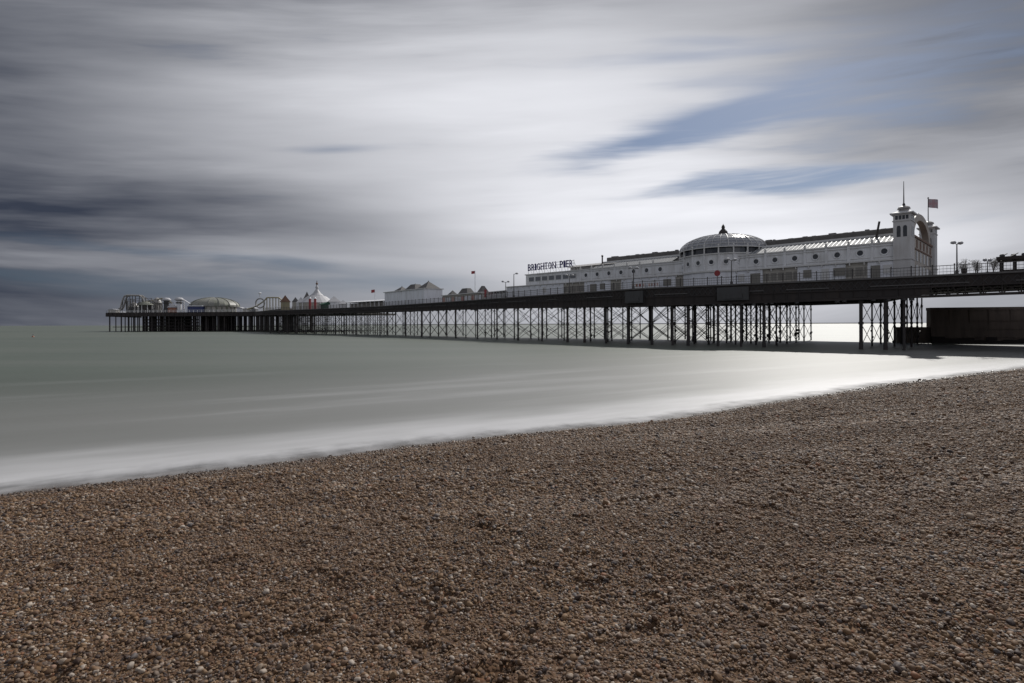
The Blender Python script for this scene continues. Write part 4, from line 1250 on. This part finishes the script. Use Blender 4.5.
# ------------------------------------------------------------------ sky
SUN_AZ = 31.0; SUN_EL = 39.0
w = bpy.data.worlds.new('World'); scene.world = w; w.use_nodes = True
nt = w.node_tree; E.nt = nt
bg = nt.nodes['Background']
sky = nt.nodes.new('ShaderNodeTexSky'); sky.sky_type = 'NISHITA'; sky.sun_disc = False
sky.sun_elevation = R(SUN_EL); sky.sun_rotation = R(SUN_AZ)
sky.air_density = 1.0; sky.dust_density = 1.2; sky.ozone_density = 1.5
d = coords('Generated'); dx, dy, dz = sep(d)
# the cloud sheet: u runs along the coast, v rises from the horizon, both fixed to the world
dyy = E.op('MAXIMUM', E.op('ABSOLUTE', dy), .22)
u = dx/dyy; v = dz/dyy
def UV(px, py): return (px-512)/FPX, (hor(px)-py)/FPX
big = noise(combine(u*.8, v*2.6, 3.1), 1.0, 3, .5)
bend = u*.03 + u*u*.055
mid = noise(combine(u*1.7, v*5.0, 7.7), 1.0, 2, .5)
vw = v - bend + (big-.5)*.07 + (mid-.5)*.035
uw = u + (big-.5)*.30
st1 = noise(combine(u*1.35, vw*9.0, 0.0), 1.0, 4, .5)               # long streaks drawn out by the wind
st2 = (noise(combine(u*2.3+4.0, vw*24.0, 5.0), 1.0, 4, .55)-.5)*sstep(noise(combine(u*1.5, v*4.0, 12.0), 1.0, 2, .5), .32, .68, .35, 1.5)+.5         # finer streaks
st3 = noise(combine(u*.9, vw*4.5, 9.0), 1.0, 3, .5)
def blob(px, py, rx, ry, amp, tilt=0.0):
    a, e = UV(px, py); e -= a*.03+a*a*.055; k = 1/FPX
    da = (uw-a); de = (vw-e) - da*tilt
    q = E.op('POWER', da*(1/(rx*k)), 2.0) + E.op('POWER', de*(1/(ry*k)), 2.0)
    return E.op('EXPONENT', q*-1.0)*amp
def total(lst):
    r = None
    for a in lst: r = blob(*a) if r is None else r+blob(*a)
    return r
# cloud cover: 1 = cloud, low = the blue shows
gaps = total([(800,98,150,20,.85,.12),(980,34,170,46,1.0,.05),(930,100,120,16,.5,0),(850,110,230,60,.22,0),(120,12,120,8,.3,0),(660,140,120,18,.85,.2),(760,180,110,16,.95,0),(600,150,90,8,.35,.1),(880,165,90,10,.4,0),(700,55,140,10,.6,.05),(330,150,60,6,.5,0),
              (170,258,150,7,.85,-.05),(60,285,150,22,.60,0),(200,292,160,18,.75,0),(400,283,130,12,.55,0),(540,262,70,6,.35,0),(790,175,90,12,.6,0),(700,40,90,7,.5,0),(690,85,80,9,.4,0),(1000,215,80,8,.35,0)])
streak = (st1-.5)*1.7 + (st2-.5)*2.1
cover = clamp01(sstep(gaps*1.15 - streak, .28, 1.55, 1.0, 0.0))
# cloud brightness (thick and thin cloud, plus lens darkening painted in at the sides)
bright = total([(570,115,270,115,.62,0),(670,210,330,48,.50,0),(860,235,240,36,.34,0),(330,120,160,60,.14,0),(430,40,200,60,.06,0),(300,262,150,5,.10,0),(740,292,300,40,.40,0),(850,250,200,30,.14,0),(200,90,220,60,.03,0)])
dark = total([(150,210,260,36,.075,-.03),(370,236,150,17,.13,.02),(420,215,90,10,.10,0),(-60,120,250,190,.24,0),(180,-10,320,30,.06,0),(200,190,260,42,.09,0),(290,215,190,30,.10,0),(60,305,260,26,.10,0),(900,150,120,10,.14,0),(870,185,110,7,.08,0),(970,40,170,80,.24,0),(560,235,110,7,.08,0),(-20,300,330,34,.13,0),(560,20,120,12,.07,0)])
lum = E.op('MAXIMUM', bright - dark + .40 + (st1-.5)*.46 + (st2-.5)*.34 + (st3-.5)*.16, .075)
cl = combine(lum*.99-.020, lum*.99-.008, lum*1.02+.023)
glow = nt.nodes.new('ShaderNodeVectorMath'); glow.operation = 'SCALE'; glow.inputs['Scale'].default_value = 7.4
nt.links.new(cl.k, glow.inputs[0])
# hazier, greyer air lower down
tint = mixc(1.0, E(sky.outputs[0]), (.43,.49,.59), 'MULTIPLY')
sk = mixc(sstep(v, 0.0, .3, .75, .35), tint, (1.6,2.1,3.0))
skd = nt.nodes.new('ShaderNodeVectorMath'); skd.operation = 'SCALE'; nt.links.new(sk.k, skd.inputs[0])
dimm = clamp01(1.0 - total([(-40,250,420,260,.50,0),(1060,0,260,140,.42,0)]))  # clear sky dimmed at left and upper right, imitating lens falloff
nt.links.new(dimm.k, skd.inputs['Scale'])
wisp = noise(combine(u*1.2+7.0, (vw-u*.10)*15.0, 15.0), 1.0, 5, .6)
veil = noise(combine(u*2.2, (vw-u*.10)*40.0, 21.0), 1.0, 3, .6)
cover = E.op('MAXIMUM', cover, sstep(wisp*.7+veil*.3, .45, .66, 0.0, .62))
fin = mixc(cover, E(skd.outputs[0]), E(glow.outputs[0]))
put(bg.inputs['Color'], fin); bg.inputs['Strength'].default_value = .1
w.cycles.sampling_method = 'MANUAL'; w.cycles.sample_map_resolution = 512

sl = bpy.data.lights.new('sun', 'SUN'); sl.energy = 3.7; sl.angle = R(1.2); sl.color = (1,.965,.915)
so = bpy.data.objects.new('sun', sl); COL.objects.link(so)
a, e = R(SUN_AZ), R(SUN_EL)
sd = Vector((math.sin(a)*math.cos(e), math.cos(a)*math.cos(e), math.sin(e)))
so.rotation_euler = (-sd).to_track_quat('-Z','Y').to_euler()
so.location = sd*200

# ------------------------------------------------------------------ camera
cd = bpy.data.cameras.new('camera'); cam = bpy.data.objects.new('camera', cd); COL.objects.link(cam)
cd.sensor_fit = 'HORIZONTAL'; cd.sensor_width = 36; cd.lens = 36*FPX/1024
cd.shift_y = -(341.5-324.2)/1024
cam.location = (0,0,CAM_Z)
cam.rotation_euler = (Matrix.Rotation(R(90),3,'X') @ Matrix.Rotation(-math.atan(SLOPE),3,'Z')).to_euler()
cd.clip_start = .1; cd.clip_end = 100000
scene.camera = cam
scene.view_settings.view_transform = 'Standard'; scene.view_settings.look = 'None'
scene.view_settings.exposure = 0.0; scene.view_settings.gamma = 1.0
scene.cycles.max_bounces = 6; scene.cycles.diffuse_bounces = 3; scene.cycles.glossy_bounces = 3; scene.cycles.transparent_max_bounces = 8
scene.cycles.use_denoising = True
scene.cycles.sample_clamp_direct = 8; scene.cycles.sample_clamp_indirect = 3
